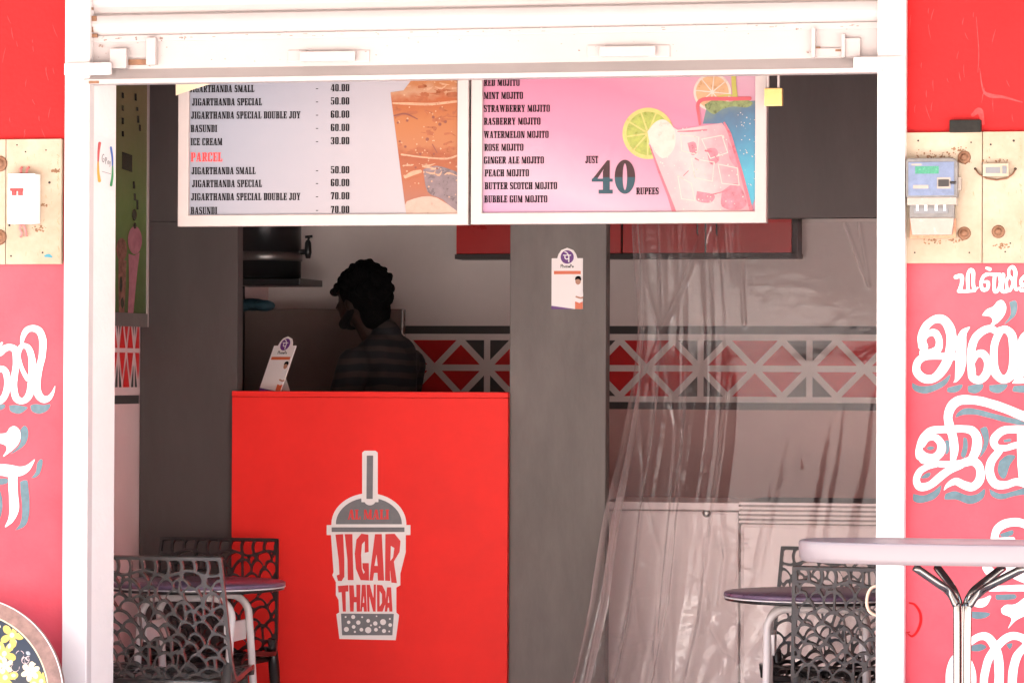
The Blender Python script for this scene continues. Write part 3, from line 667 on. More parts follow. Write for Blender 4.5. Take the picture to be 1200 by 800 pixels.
f6.F = np.minimum(f6.F, f1.F-1) if f6.F.shape == f1.F.shape else f6.F
for f_ in (f6, f7):
    ck = Field(450, 40, 545, 262, f_.h).poly(Z1([(86,112),(150,102),(190,45),(440,40),(440,690),(165,690)])); f_.F = np.minimum(f_.F, ck.F); clipr(f_, 536)
M['deep_orange'] = mat('deep orange print', (0.238,0.072,0.029), .3, var=.25, scale=60, spec=.25)
pic(t1, 'drink_picture', [(f1,0,YT-.0004),(f6,5,YT-.0006),(f7,3,YT-.0016),(f2,1,YT-.0008),(f3,2,YT-.0010),(f4,3,YT-.0014),(f5,4,YT-.0018)], [m_or, M['mauve_print'], M['cream_print'], M['foam_print'], M['brown_print'], M['deep_orange']])

# board 2: mojitos
t2, x0, x1, z0, z1 = board(551.5, 898, 262, 'right menu board, pink with mojito flavours, JUST 40 RUPEES and two tall drinks')
mb = MB(); mb.box(x0-.002, x1+.002, YM+.014, YM+.03, z0-.002, z1+.002)
mb.build('panel', gradient_mat('pink print', [(0,(0.353,0.192,0.292)),(.22,(0.385,0.267,0.324)),(.5,(0.385,0.160,0.230)),(.75,(0.374,0.144,0.209)),(1,(0.385,0.224,0.271))], (.35,0,1), z0+x0*.35, z1+x0*.35+.1, .05), t2)
mb = MB()
for s_, px, py, wd in [('RED MOJITO',567,101,42),('MINT MOJITO',567,116.3,46),('STRAWBERRY MOJITO',567,131.5,77.5),('RASBERRY MOJITO',567,146.5,66.5),('WATERMELON MOJITO',567,162,76),('ROSE MOJITO',567.5,177,46),
                       ('GINGER ALE MOJITO',567,192,70.5),('PEACH MOJITO',568,207,52),('BUTTER SCOTCH MOJITO',568,222,85),('BUBBLE GUM MOJITO',567.5,237.5,74),('BLUE MOJITO',567,86,46)]:
    text_quads(mb, s_, px, py, 8.2, wd, YT)
text_quads(mb, 'JUST', 686, 191.5, 8.6, 15, YT); text_quads(mb, 'RUPEES', 745.5, 228, 8.0, 26.5, YT)
mb.build('flavour_lettering', M['ink'], t2)
g = Field(690, 180, 750, 235, .35)
g.poly([(717.5,187.5),(720,187.5),(720,212.5),(719,212.5),(711,212.5),(711,208),(711,204),(699,213),(693,213),(693,210)]) if False else None
g.poly([(711.5,188),(714.5,188),(714.5,223),(706.5,223),(706.5,201)]).poly([(711.5,188),(714,188),(698.5,212),(694,212),(694,210.2)]).poly([(693.5,209.5),(718,209.5),(718,213),(693.5,213)]).poly([(701.5,222.5),(718,222.5),(718,227),(701.5,227)]).poly([(706.5,213),(714.5,213),(714.5,227),(706.5,227)])
g.disc(732.3, 207.3, 12.0, sy=1.66); g.disc(732.3, 207.3, 2.6, sub=True, sy=6.0)
m40 = gradient_mat('two tone numerals', [(0,(0.015,0.043,0.057)),(.47,(0.015,0.048,0.063)),(.5,(0.029,0.009,0.011)),(1,(0.027,0.008,0.009))], (0,0,1), PZ(227,YM,715), PZ(187,YM,715), .0)
pic(t2, 'numerals', [(g,0,YT-.0003)], m40)
Z2 = lambda p: zoomed(p, 720, 80, 4.445)
def fd(h=.55): return Field(725, 30, 890, 252, h)
M['lime_rind'] = mat('lime rind print', (0.353,0.310,0.083), .3, var=.15, scale=40); M['lime'] = mat('lime flesh print', (0.214,0.246,0.031), .3, var=.3, scale=50)
M['pale_print'] = mat('pale print', (0.417,0.353,0.302), .3, var=.1, scale=30); M['orange_rind'] = mat('orange slice print', (0.385,0.224,0.115), .3, var=.15, scale=40)
M['straw_print'] = mat('red straw print', (0.374,0.053,0.068), .3); M['mint_print'] = mat('mint print', (0.129,0.160,0.052), .3, var=.5, scale=60)
M['pink_line'] = mat('pink glass edge print', (0.374,0.085,0.115), .3, var=.2, scale=30); M['yellow_print'] = mat('yellow stirrer print', (0.294,0.267,0.052), .3)
m_blue = gradient_mat('blue drink print', [(0,(0.051,0.259,0.344)),(.3,(0.061,0.277,0.364)),(.6,(0.051,0.160,0.250)),(.85,(0.061,0.105,0.162)),(1,(0.112,0.148,0.126))], (-.35,0,1), PZ(245,YM,850)-.35*PX(885,YM), PZ(115,YM,850)-.35*PX(850,YM), .3)
m_pink = gradient_mat('pink drink print', [(0,(0.385,0.267,0.276)),(.3,(0.417,0.332,0.324)),(.6,(0.396,0.236,0.250)),(1,(0.374,0.138,0.172))], (1,0,.3), PX(775,YM)+.3*PZ(180,YM), PX(880,YM)+.3*PZ(180,YM), .55)
cx, cy = 759.5, 156.5
fr = fd().disc(cx, cy, 30); ff = fd().disc(cx, cy, 25.5)
for k in range(9):
    a = k*2*math.pi/9+.2; ff.stroke([(cx,cy,2.2),(cx+27*math.cos(a),cy+27*math.sin(a),1.6)], smooth=False, sub=True)
fp = fd().poly(Z2([(178,395),(200,310),(260,280),(330,322),(560,285),(600,340),(722,755),(310,755)])); 
fpale = fd().poly(Z2([(172,330),(215,280),(265,270),(315,325),(310,420),(250,470),(190,400)]), smooth=4)
fb = fd().poly(Z2([(478,215),(560,190),(740,168),(740,660),(715,722),(590,330),(560,288),(460,290)]))
fo = fd().disc(720+510/4.445, 80+125/4.445, 22); fo2 = fd(.45).disc(720+510/4.445, 80+125/4.445, 19.2)
ocx, ocy = 720+510/4.445, 80+125/4.445
for k in range(8):
    a = k*2*math.pi/8+.1; fo2.stroke([(ocx,ocy,1.4),(ocx+21*math.cos(a),ocy+21*math.sin(a),1.0)], smooth=False, sub=True)
fst = fd(.4).stroke(Z2([(445,292,12),(438,240,14),(434,195,18),(448,170,20),(490,160,20),(600,160,20),(705,158,20)]))
fm1 = fd(.5).poly(Z2([(470,190),(520,165),(600,175),(660,160),(720,180),(690,205),(620,200),(560,215),(520,240),(480,215)]), smooth=4)
fy = fd(.4).stroke(Z2([(620,0,24),(622,80,24),(628,140,26)])).stroke(Z2([(540,150,8),(590,140,8),(640,150,8)]))
fe = fd(.4).stroke(Z2([(572,285,10),(600,340,16),(660,540,16),(716,750,18)]), smooth=False).stroke(Z2([(184,400,6),(230,530,12),(285,670,14),(312,750,22)]), smooth=False).stroke(Z2([(330,330,5),(400,328,8),(480,322,8)])).stroke(Z2([(475,430,10),(505,435,12)])).stroke(Z2([(520,450,8),(540,480,6)])).stroke(Z2([(360,560,4),(385,535,4)])).stroke(Z2([(420,470,8),(440,480,5)])).stroke(Z2([(500,660,6),(560,645,5),(600,630,4)]))
fi = fd(.4); fw_ = fd(.35); fq = fd(.4)
for q_ in ([(345,345),(440,360),(430,450),(350,430),(345,345)], [(455,370),(560,350),(590,440),(500,470),(455,370)], [(400,470),(520,490),(510,590),(420,570),(400,470)], [(540,500),(640,520),(650,610),(560,600),(540,500)], [(330,560),(400,600),(420,690),(350,680),(330,560)]):
    fi.stroke(Z2([(x,y,5) for x,y in q_]), smooth=False)
for k in range(110):
    x, y = rb.uniform(240,690), rb.uniform(300,745)
    if (x-178)*(755-395) - (y-395)*(310-178) > 9000 and (x-600)*(755-340) - (y-340)*(722-600) < -9000: fw_.disc(720+x/4.445, 80+y/4.445, rb.uniform(.3,1.0))
for q_ in ([(560,640),(640,600),(690,700),(640,740),(560,720)], [(380,390),(420,385),(430,440),(400,450)], [(480,420),(530,420),(545,480),(500,500)], [(430,640),(520,660),(500,700),(430,690)], [(590,380),(625,440),(640,520),(600,470)]): fq.poly(Z2(q_), smooth=4)
for k in range(60):
    x, y = rb.uniform(620,735), rb.uniform(230,640)
    if (x-600)*(755-340) - (y-340)*(722-600) > 9000: fw_.disc(720+x/4.445, 80+y/4.445, rb.uniform(.3,.9))
M['rose_print'] = mat('rose print', (0.376,0.144,0.176), .3, var=.3, scale=40, spec=.25)
for f in (fi, fw_, fq): clipr(f, 886)
for f in (fr, ff, fp, fb, fo, fo2, fst, fm1, fe): clipr(f, 886)
pic(t2, 'drink_picture', [(fo,3,YT-.0003),(fo2,4,YT-.0006),(fb,6,YT-.0009),(fy,10,YT-.0011),(fm1,8,YT-.0013),(fr,0,YT-.0004),(ff,1,YT-.0007),(fp,7,YT-.0016),(fpale,2,YT-.0019),(fe,9,YT-.0021),(fq,11,YT-.0018),(fi,2,YT-.00205),(fw_,2,YT-.0022),(fst,5,YT-.0024)],
    [M['lime_rind'], M['lime'], M['pale_print'], M['pale_print'], M['orange_rind'], M['straw_print'], m_blue, m_pink, M['mint_print'], M['pink_line'], M['yellow_print'], M['rose_print']])

# ------------------------------------------------------------------ counter with the cup logo
YC = 2.168
a, b = P(272, 458.5, YC), P(595.3, 459, YC); zc = (a.z+b.z)/2
ct = thing('counter', ((a.x+b.x)/2, YC+.09, 0), 'tall red serving counter with a painted takeaway cup sign', 'counter')
mb = MB(); mb.box(a.x, b.x, YC, YP-.004, .0, zc-.022); mb.build('front_panel', M['counter_red'], ct, bevel=.002)
mb = MB(); mb.box(XA+.004, XB-.004, YP-.0035, YP+.20, .0, zc-.0225); mb.build('body', M['counter_red'], ct, bevel=.002)
mb = MB(); mb.box(a.x-.0005, b.x+.0005, YC-.0015, YP-.0035, zc-.021, zc); mb.box(XA+.004, XB-.004, YP-.003, YP+.20, zc-.021, zc); mb.build('worktop', M['counter_red'], ct, bevel=.002)
L1 = lambda p: zoomed(p, 380, 520, 8.0); L2 = lambda p: zoomed(p, 380, 610, 5.517)
def lf(h=.4): return Field(378, 522, 486, 756, h)
W_ = lf(); G_ = lf(.35); R_ = lf(.3); W2 = lf(.35)
dome = [(393.5+38.75*(1-math.cos(math.pi*i/24)), 613.8-31*math.sin(math.pi*i/24)) for i in range(25)]
W_.poly(dome, grow=5.2); W_.poly([(424.4,530),(427,527.8),(440,527.8),(442.7,530),(442.7,590),(424.4,590)]); W_.poly([(382.8,614.8),(481,614.8),(481,626.5),(382.8,626.5)])
W_.poly(L2([(42,75),(60,330),(52,350),(75,395),(75,480),(92,510),(97,590),(78,602),(98,762),(462,770),(484,608),(466,590),(466,430),(492,415),(492,340),(527,200),(527,75)]))
G_.poly(dome); G_.poly([(423.5,588),(443.5,588),(443.5,570),(423.5,570)], sub=True); G_.disc(433.5, 584.5, 7.2, sub=True); G_.poly([(429.8,533.5),(437.3,533.5),(436.8,584.2),(429.4,584.2)])
G_.poly([(388.6,617.5),(474,617.5),(474,622.9),(388.6,622.9)]); G_.poly(L2([(108,598),(450,600),(440,738),(115,738)]))
for l_ in ([(72,88),(122,85),(130,250),(130,360),(112,388),(88,386),(80,352),(98,345),(93,250)], [(132,85),(182,85),(185,250),(190,382),(152,382),(150,250)],
           [(285,88),(240,82),(208,120),(197,210),(205,310),(235,382),(290,385),(288,272),(246,272),(248,305),(262,330),(254,342),(243,310),(238,220),(244,150),(262,130),(262,205),(287,200)],
           [(328,85),(372,85),(387,385),(347,385),(344,335),(322,335),(314,385),(292,385),(300,300)], [(395,85),(455,83),(493,130),(487,200),(450,262),(470,402),(434,398),(424,300),(426,388),(393,385)],
           [(88,420),(156,414),(156,455),(138,456),(140,585),(120,585),(112,460),(92,462)], [(160,415),(190,415),(195,490),(208,490),(207,412),(234,412),(232,585),(210,585),(208,525),(192,525),(190,585),(167,585)],
           [(243,412),(268,412),(276,585),(257,585),(254,556),(246,556),(243,585),(233,585)], [(273,412),(295,412),(318,500),(320,410),(334,410),(332,585),(316,585),(291,485),(293,585),(279,585)],
           [(340,412),(375,415),(397,460),(397,530),(377,585),(342,585)], [(406,428),(432,428),(441,585),(421,585),(418,560),(410,560),(407,585),(391,585),(397,510)]):
    R_.poly(L2(l_))
for l_ in ([(338,215),(346,290),(324,290)], [(430,160),(453,175),(445,235),(428,258)], [(358,452),(373,472),(373,530),(358,553)], [(415,478),(420,528),(411,528)], [(255,480),(259,528),(249,528)]):
    R_.poly(L2(l_), sub=True)
for x, y, r in ((138,620,6),(187,620,13),(245,621,6),(158,654,11),(220,656,14),(284,645,12),(338,615,5),(330,662,14),(380,653,19),(424,632,6),(426,672,12),(190,684,12),(302,674,6),(358,686,6),(143,700,16),(198,716,7),(240,702,12),(284,705,20),(334,702,12),(386,710,13),(420,713,6)):
    W2.disc(380+x/5.517, 610+y/5.517, r/5.517)
pic(ct, 'cup_sign', [(W_,0,YC-.0022),(G_,1,YC-.003),(R_,2,YC-.003),(W2,0,YC-.0036)], [M['white_print'], M['ink_grey'], M['red_print']])
mb = MB(); text_quads(mb, 'AL MALI', 407.5, 608.3, 11.5, 48.5, YC-.0036, gap=.02); mb.build('sign_lettering', M['red_print'], ct)

# ------------------------------------------------------------------ payment stands
M['stand_white'] = mat('white card', (.82,.78,.76), .4); M['stand_purple'] = mat('purple print', (.12,.02,.20), .4); M['stand_orange'] = mat('orange print', (.66,.14,.05), .4)
M['skin_print'] = mat('skin print', (.42,.20,.12), .4); M['grey_text'] = mat('pale grey print', (.50,.46,.46), .5)
def stand(t):
    """card in its own frame: 0.118 wide, 0.225 high, face towards -y, standing on z = 0 (units: photo pixels / 330)"""
    u = 1/330.0; map2 = lambda V, y: np.stack([(V[:,0]-19.5)*u, np.full(len(V), y), (75-V[:,1])*u], 1)
    def F(h=.6): return Field(-2, -2, 42, 78, h)
    base = F().poly([(0,13),(7,13),(8.5,8),(12,3),(19.5,.2),(27,3),(30.5,8),(32,13),(39,13),(39,75),(0,75)])
    V, fc, wl_ = base.contour(); n = len(V); A = map2(V, 0.0); B = map2(V, .004)
    me = bpy.data.meshes.new('card'); me.from_pydata(A.tolist()+B.tolist(), [], [list(f) for f in fc]+[[i+n for i in f[::-1]] for f in fc]+[[b_, a_, a_+n, b_+n] for a_, b_ in wl_])
    me.materials.append(M['stand_white']); bm = bmesh.new(); bm.from_mesh(me); bmesh.ops.recalc_face_normals(bm, faces=bm.faces); bm.to_mesh(me); bm.free()
    parts = [link('card', me, t)]
    pur = F(.35).disc(19.5, 11.5, 8.2); pur.poly([(0,71),(29,75),(29,75.2),(0,75.2)])
    glyph = F(.25).stroke([(14.8,9.3,1.2),(23.8,9.3,1.2)], smooth=False).stroke([(21.5,9.3,1.6),(21.5,17.2,1.6)], smooth=False).stroke([(16.8,9.5,1.4),(16.8,12.6,1.4),(18.6,14,1.4),(21.2,13.4,1.3)]).stroke([(21,9,1.2),(19,6.2,1.3),(16.6,5.2,1.2)])
    org = F(.4).poly([(3,28.5),(36.5,28.5),(36.5,32.5),(3,32.5)]).poly([(29.5,66),(39,66),(39,75),(29.5,75)])
    face = F(.35).disc(33.2, 41, 3.4, sy=1.25).stroke([(31,60,2),(36,61.5,2),(39,61,2)])
    hair = F(.35).poly([(29.4,40),(29.8,36.5),(32.5,34.8),(36,35.4),(37.2,38.5),(36.6,40.2),(34,38.5),(31.5,38.8)], smooth=3)
    shirt = F(.4).poly([(31.5,45.5),(35.5,46),(39,49),(39,66),(30.5,66),(29.6,56),(30.2,49)], smooth=2)
    me = flat_mesh('print', [(pur,0,-.0006),(glyph,1,-.0010),(org,2,-.0006),(shirt,5,-.0007),(face,3,-.0009),(hair,4,-.0012)], [M['stand_purple'], M['white_print'], M['stand_orange'], M['skin_print'], M['ink'], M['white_print']], map2)
    parts.append(link('print', me, t))
    # the word under the roundel, drawn in thin strokes
    wd = F(.22); x = 11.6
    for ch in 'PhonePe':
        if ch == 'P': wd.stroke([(x,24.6,.6),(x,20.6,.6),(x+1.5,20.8,.6),(x+1.5,22.4,.6),(x,22.6,.6)], smooth=False)
        if ch == 'h': wd.stroke([(x,20.4,.6),(x,24.6,.6)], smooth=False).stroke([(x,22.8,.5),(x+1,22.1,.5),(x+1.5,23,.6),(x+1.5,24.6,.6)], smooth=False)
        if ch == 'o': wd.disc(x+.8, 23.4, 1.15).disc(x+.8, 23.4, .55, sub=True)
        if ch == 'n': wd.stroke([(x,22.2,.6),(x,24.6,.6)], smooth=False).stroke([(x,22.8,.5),(x+1,22.2,.5),(x+1.5,23,.6),(x+1.5,24.6,.6)], smooth=False)
        if ch == 'e': wd.disc(x+.8, 23.4, 1.2).disc(x+.8, 23.4, .55, sub=True).stroke([(x,23.4,.4),(x+1.8,23.4,.4)], smooth=False)
        x += 2.35
    parts.append(link('lettering', flat_mesh('lettering', [(wd,0,-.0008)], M['ink'], map2), t))
    return parts
s2_ = thing('payment_card', (0,0,0), 'white payment card with a purple roundel fixed on the grey pillar', 'card', 'payment cards with a purple roundel')
stand(s2_)
p = P(664.5, 362, YP-.006); s2_.location = (p.x, p.y, p.z)
s1_ = copy_tree(s2_); s1_['label'] = 'white payment card with a purple roundel leaning back on the red counter top'
p = P(316, 457.5, YC+.09); s1_.location = (p.x, YC+.09, zc+.001)
s1_.rotation_euler = (Matrix.Rotation(math.radians(-32), 4, 'Z') @ Matrix.Rotation(math.radians(-24), 4, 'X')).to_euler()
s1_.scale = (1.06,1.06,1.0)
mb = MB(); mb.add([(-.02,.004,.004),(.02,.004,.004),(.02,.004,.10),(-.02,.004,.10),(-.02,.075,.032),(.02,.075,.032)], [(0,4,5,1),(3,2,5,4)]); st_ = mb.build('prop', M['stand_white']); st_.parent = s1_

# ------------------------------------------------------------------ sticker on the left return
M['g_red'] = mat('sticker red', (.62,.10,.10), .4); M['g_blue'] = mat('sticker blue', (.06,.16,.50), .4); M['g_green'] = mat('sticker green', (.05,.32,.12), .4); M['g_yellow'] = mat('sticker yellow', (.72,.42,.05), .4)
def Pjamb(px, py, off=0.0):
    d = FWD + RGT*((px-600)/FPX) + UPV*((400-py)/FPX); k = (XJ+off-CAM.x)/d.x; return CAM + d*k
ya, yb_ = Pjamb(113, 190).y, Pjamb(133, 190).y
stk = thing('payment_sticker', (XJ, (ya+yb_)/2, Pjamb(123,192).z), 'white sticker with coloured brackets on the white left door return', 'sticker')
def jm(V, off): return np.array([tuple(Pjamb(x, y, off)) for x, y in V])
fs_ = Field(105, 150, 140, 235, .5).poly([(111.5,158),(134.0,164),(134.0,224),(111.5,219)])
link('sheet', flat_mesh('sheet', [(fs_,0,.0015)], M['white_print'], jm), stk)
fr_ = Field(105,150,140,235,.3).stroke([(116.8,168,3.4),(115.6,178,2.6),(115,190,1.8)]); fy_ = Field(105,150,140,235,.3).stroke([(115,190,1.8),(115.2,202,2.8),(116.6,212,3.6)])
fb_ = Field(105,150,140,235,.3).stroke([(130,173,2.6),(131.6,184,2.2),(132,195,1.6)]); fg_ = Field(105,150,140,235,.3).stroke([(132,195,1.6),(131.8,206,2.4),(130.2,217,3.0)])
link('brackets', flat_mesh('brackets', [(fr_,0,.0022),(fy_,1,.0022),(fb_,2,.0022),(fg_,3,.0022)], [M['g_red'],M['g_yellow'],M['g_blue'],M['g_green']], jm), stk)
ft = Field(105,150,140,235,.2).stroke([(121.9,181.8,.7),(121,181,.7),(119.8,184,.7),(119.9,188,.7),(121.1,190.2,.7),(122,188.2,.7),(121.9,186.2,.6),(121,186,.6)])
ft.stroke([(123.6,192,.6),(123.6,184.5,.6),(124.8,185.2,.6),(125,188,.6),(123.6,188.4,.5)], smooth=False).stroke([(126.8,188.6,.5),(126,190,.5),(126.5,192.5,.5),(127.2,192,.5),(127.2,188.5,.5)]).stroke([(128.2,188.8,.5),(128.8,192.6,.5)], smooth=False).stroke([(129.5,189.2,.5),(128.6,195.5,.5)], smooth=False)
ft.stroke([(119.6,201,.5),(129.8,204,.5)], smooth=False)
link('lettering', flat_mesh('lettering', [(ft,0,.0022)], M['ink_grey'], jm), stk)

# ------------------------------------------------------------------ hanging banner board beside the left wall
bxp = XL + .075
y0b, y1b = yat(136, bxp), yat(171, bxp)
def Pb(px, py, off=0.0):
    d = FWD + RGT*((px-600)/FPX) + UPV*((400-py)/FPX); k = (bxp+off-CAM.x)/d.x; return CAM + d*k
zb_bot = Pb(170, 383).z
bn = thing('banner_board', (bxp, (y0b+y1b)/2, zb_bot), 'narrow green picture board of ice cream cones hung beside the left wall', 'board')
m_green = gradient_mat('olive green print', [(0,(.06,.09,.03)),(.5,(.15,.22,.07)),(1,(.30,.25,.13))], (0,0,1), Pb(155,380).z, Pb(155,110).z, .15, .15)
mb = MB(); mb.box(bxp-.02, bxp, y0b-.12, y1b, zb_bot+.05, 2.62); mb.build('panel', m_green, bn)
mb = MB(); mb.box(bxp-.024, bxp+.006, y0b-.12, y1b, zb_bot, zb_bot+.049); mb.build('frame', M['grey_paint'], bn)
mb = MB(); mb.box(bxp-.024, bxp+.006, y1b+.0005, y1b+.014, zb_bot, 2.64); mb.build('edge_strip', M['alu'], bn)
def bmap(V, off): return np.array([tuple(Pb(x, y, off)) for x, y in V])
def BF(h=.5): return Field(134, 96, 176, 390, h)
Zb = lambda p: zoomed(p, 120, 230, 3.2)
cone = BF().poly(Zb([(98,215),(120,222),(140,210),(130,290),(115,450),(95,450),(100,330)])); cone2 = BF().poly(Zb([(60,240),(90,240),(88,330),(82,450),(62,450),(60,330)]))
scoop = BF().disc(120+122/3.2, 230+165/3.2, 8.2, sy=2.0); scoop2 = BF().disc(120+72/3.2, 230+200/3.2, 6.2, sy=2.2)
dk = BF(.4)
for a in ((120,70,9,22),(122,110,6,12),(70,330,5,30),(75,400,6,20)): dk.disc(120+a[0]/3.2, 230+a[1]/3.2, a[2]/3.2, sy=a[3]/a[2])
for x, y, h_ in ((144,112,7),(144,127,7),(144,142,8),(144,157,7),(159,114,9),(161,128,5),(162,140,9),(164,150,8),(157,217,9),(158,231,9),(161,240,12)): dk.poly([(x-1.4,y-h_/2),(x+1.2,y-h_/2+.5),(x+1.4,y+h_/2),(x-1.2,y+h_/2-.5)])
dk.poly([(143,178),(155,182),(155,202),(143,198)])
M['cone_pink'] = mat('pink ice cream print', (.42,.17,.20), .2, var=.2, scale=30); M['cone_brown'] = mat('brown cone print', (.22,.10,.07), .2, var=.4, scale=40); M['dark_olive'] = mat('dark olive print', (.05,.05,.03), .2)
link('picture', flat_mesh('picture', [(cone,0,.0015),(cone2,1,.0013),(scoop,2,.0022),(scoop2,1,.0020),(dk,3,.0028)], [M['cone_pink'], M['cone_brown'], M['cone_pink'], M['dark_olive']], bmap), bn)
# ------------------------------------------------------------------ meter boards and what is mounted on them
YWd = -.022
def wboard(px0, px1, py0, py1, seam, label):
    a, b = P(px0, py0, YWd), P(px1, py1, YWd)
    t = thing('wooden_board', ((a.x+b.x)/2, 0, b.z), label, 'board')
    s_ = PX(seam, YWd)
    for x0, x1 in ((a.x, s_-.001), (s_+.001, b.x)):
        mb = MB(); mb.box(x0, x1, YWd, -.0025, b.z, a.z); mb.build('plank', M['wood_cream'], t, bevel=.002)
    return t
wb1 = wboard(-45, 71.5, 164, 309.5, 5.5, 'cream wooden board on the left red wall behind the circuit breaker')
wb2 = wboard(1060.8, 1235, 155.5, 308, 1150.5, 'cream wooden board on the right red wall behind the electric meter')
def screws(t, pts, r=8.0):
    for px, py in pts:
        p = P(px, py, YWd); k = .0026*r/8
        mb = MB(); mb.lathe([(8.6*k,.0),(8.6*k,.003),(7*k,.006),(5.2*k,.003),(4.6*k,.007),(2*k,.010)], (p.x, YWd-.0004, p.z), 22, 'y'); mb.build('screw', M['rust'], t)
screws(wb1, [(0,192),(-1,278)], 9); screws(wb2, [(1130,184.5),(1130,273.5),(1170,271.5)], 7)
mb = MB()
for px, py, r in ((44,213,1.8),(58,214,1.6),(11,264,1.4),(30,178,1),(54,176,1),(50,296,1.2),(13,300,1.2),(20,170,1)): p = P(px,py,YWd); mb = MB(); mb.lathe([(r*.0026,0),(r*.0026,.0008)], (p.x,YWd-.0003,p.z), 10, 'y'); mb.build('nail_hole', M['dark'], wb1)
mb = MB()
for px, py, r in ((1143,198,1.6),(1190,198,1.6),(1138,167,1),(1161,169.5,1.2),(1188,165,1.4),(1076,165,1.2),(1120,257,1),(1136,296,1),(1178,295,1),(1184,285,1),(1072,296,1)): p = P(px,py,YWd); mb = MB(); mb.lathe([(r*.0026,0),(r*.0026,.0008)], (p.x,YWd-.0003,p.z), 10, 'y'); mb.build('nail_hole', M['dark'], wb2)
M['rust_stain'] = mat('rusty stain', (.21,.12,.07), .8, var=.3, scale=60, spec=.1); M['pale_stain'] = mat('worn wood', (.36,.27,.17), .8, var=.3, scale=70, spec=.1); M['blue_smear'] = mat('blue paint smear', (.03,.20,.26), .6)
rs = random.Random(13)
for wb_, x0, x1, y0, y1, spots in ((wb1, 2, 70, 168, 306, ((44,268,8),(50,240,5),(66,200,4))), (wb2, 1064, 1198, 158, 305, ((1084,181,12),(1104,182,11),(1124,176,8),(1130,190,6),(1166,189,10),(1118,282,7),(1092,283,9),(1174,288,7)))):
    st1 = Field(x0, y0, x1, y1, .45); st2 = Field(x0, y0, x1, y1, .45)
    for x, y, r in spots:
        for k in range(26):
            a, q = rs.uniform(0,6.28), r*rs.random()**.7; st1.disc(x+q*1.5*math.cos(a), y+q*.5*math.sin(a), rs.uniform(.3,1.3))
    for k in range(60):
        x, y = rs.uniform(x0+2,x1-2), rs.uniform(y0+2,y1-2); L_ = rs.uniform(.5,6); st2.stroke([(x,y,rs.uniform(.3,.9)),(x+rs.uniform(-.8,.8),y+L_,.4)], smooth=False)
    for k in range(30):
        y = rs.uniform(y0,y1); st2.stroke([(x1-rs.uniform(.5,3),y,1.0),(x1-rs.uniform(.2,2),y+rs.uniform(1,6),.5)], smooth=False)
    link('stain', flat_mesh('stain', [(st1,0,YWd-.0008),(st2,1,YWd-.0005)], [M['rust_stain'], M['pale_stain']], fm), wb_)
bs_ = Field(45, 295, 70, 306, .4).stroke([(53,300,2.5),(57,299.5,4),(60.5,301,2)]); link('smear', flat_mesh('smear', [(bs_,0,YWd-.0011)], M['blue_smear'], fm), wb1)
# circuit breaker
cb = thing('circuit_breaker', P(26,233,YWd), 'white twin circuit breaker box with red switches on the left board', 'breaker')
mb = MB(); pbox(mb, 9, 203.5, 40.5, 262, YWd-.055, YWd-.001); mb.build('housing', M['white_plastic'], cb, bevel=.004)
mb = MB(); pbox(mb, 11.5, 220.5, 27, 223.8, YWd-.060, YWd-.0555)
mb.build('switch_strip', M['red_print'], cb)
for x_ in (13.5, 21): mb = MB(); pbox(mb, x_, 223.8, x_+4.5, 229, YWd-.066, YWd-.0556); mb.build('switch', M['red_print'], cb, bevel=.0008)
mb = MB(); pbox(mb, 13, 231, 29, 234, YWd-.0559, YWd-.0551); pbox(mb, 13, 237, 28, 238.2, YWd-.0559, YWd-.0551); pbox(mb, 15, 241, 26, 242, YWd-.0559, YWd-.0551); mb.build('marking', M['grey_text'], cb)
M['wire_pink'] = mat('faded red wire', (.55,.16,.15), .5); M['brown_plastic'] = mat('rusty brown edge', (.45,.22,.13), .6, var=.3, scale=50)
mb = MB()
mb.tube([P(25,262,YWd-.02), P(23,268,YWd-.012), P(26,273,YWd-.010), P(24,278,YWd-.008)], .004, 8); mb.tube([P(27,262,YWd-.02), P(30,270,YWd-.012), P(31,277,YWd-.008)], .004, 8)
mb.tube([P(25,203,YWd-.02), P(24,198,YWd-.012), P(26,196,YWd-.006)], .004, 8); mb.tube([P(31,203,YWd-.02), P(32,198,YWd-.012), P(34,196,YWd-.006)], .004, 8); mb.build('wire', M['wire_pink'], cb)
mb = MB(); pbox(mb, 38, 212, 45.5, 263, YWd-.012, YWd-.0007); mb.build('backing', M['brown_plastic'], cb, bevel=.001)
# electric meter
em = thing('electric_meter', P(1092,232,YWd), 'electric meter with a blue label and green display on the right board', 'meter')
M['meter_grey'] = mat('weathered meter casing', (.15,.145,.14), .45, var=.25, scale=40); M['meter_blue'] = mat('blue meter label', (.115,.155,.25), .35, var=.2, scale=50); M['lcd'] = mat('green display', (.03,.20,.12), .25, var=.3, scale=120)
M['meter_clear'] = mat('clear dusty cover', (.30,.265,.23), .25, var=.1, scale=30)
mb = MB(); a, b = P(1061.5,185.5,YWd-.05), P(1122,231,YWd-.05)
mb.prism_y([(a.x,b.z),(b.x,b.z),(b.x,a.z-.012),(b.x-.012,a.z),(a.x+.006,a.z),(a.x,a.z-.006)], YWd-.05, YWd-.001); mb.build('housing', M['meter_grey'], em, bevel=.005)
mb = MB(); pbox(mb, 1064.5, 190, 1118, 229, YWd-.0535, YWd-.0505); mb.build('label', M['meter_blue'], em, bevel=.001)
mb = MB(); pbox(mb, 1072.5, 195, 1100, 203.5, YWd-.0545, YWd-.0537); mb.build('display', M['lcd'], em)
mb = MB(); pbox(mb, 1098, 208, 1114, 221, YWd-.0548, YWd-.0538); pbox(mb, 1070, 217, 1088, 221, YWd-.0542, YWd-.0537); pbox(mb, 1068, 192, 1080, 194, YWd-.0542, YWd-.0537); mb.build('panel', M['meter_clear'], em)
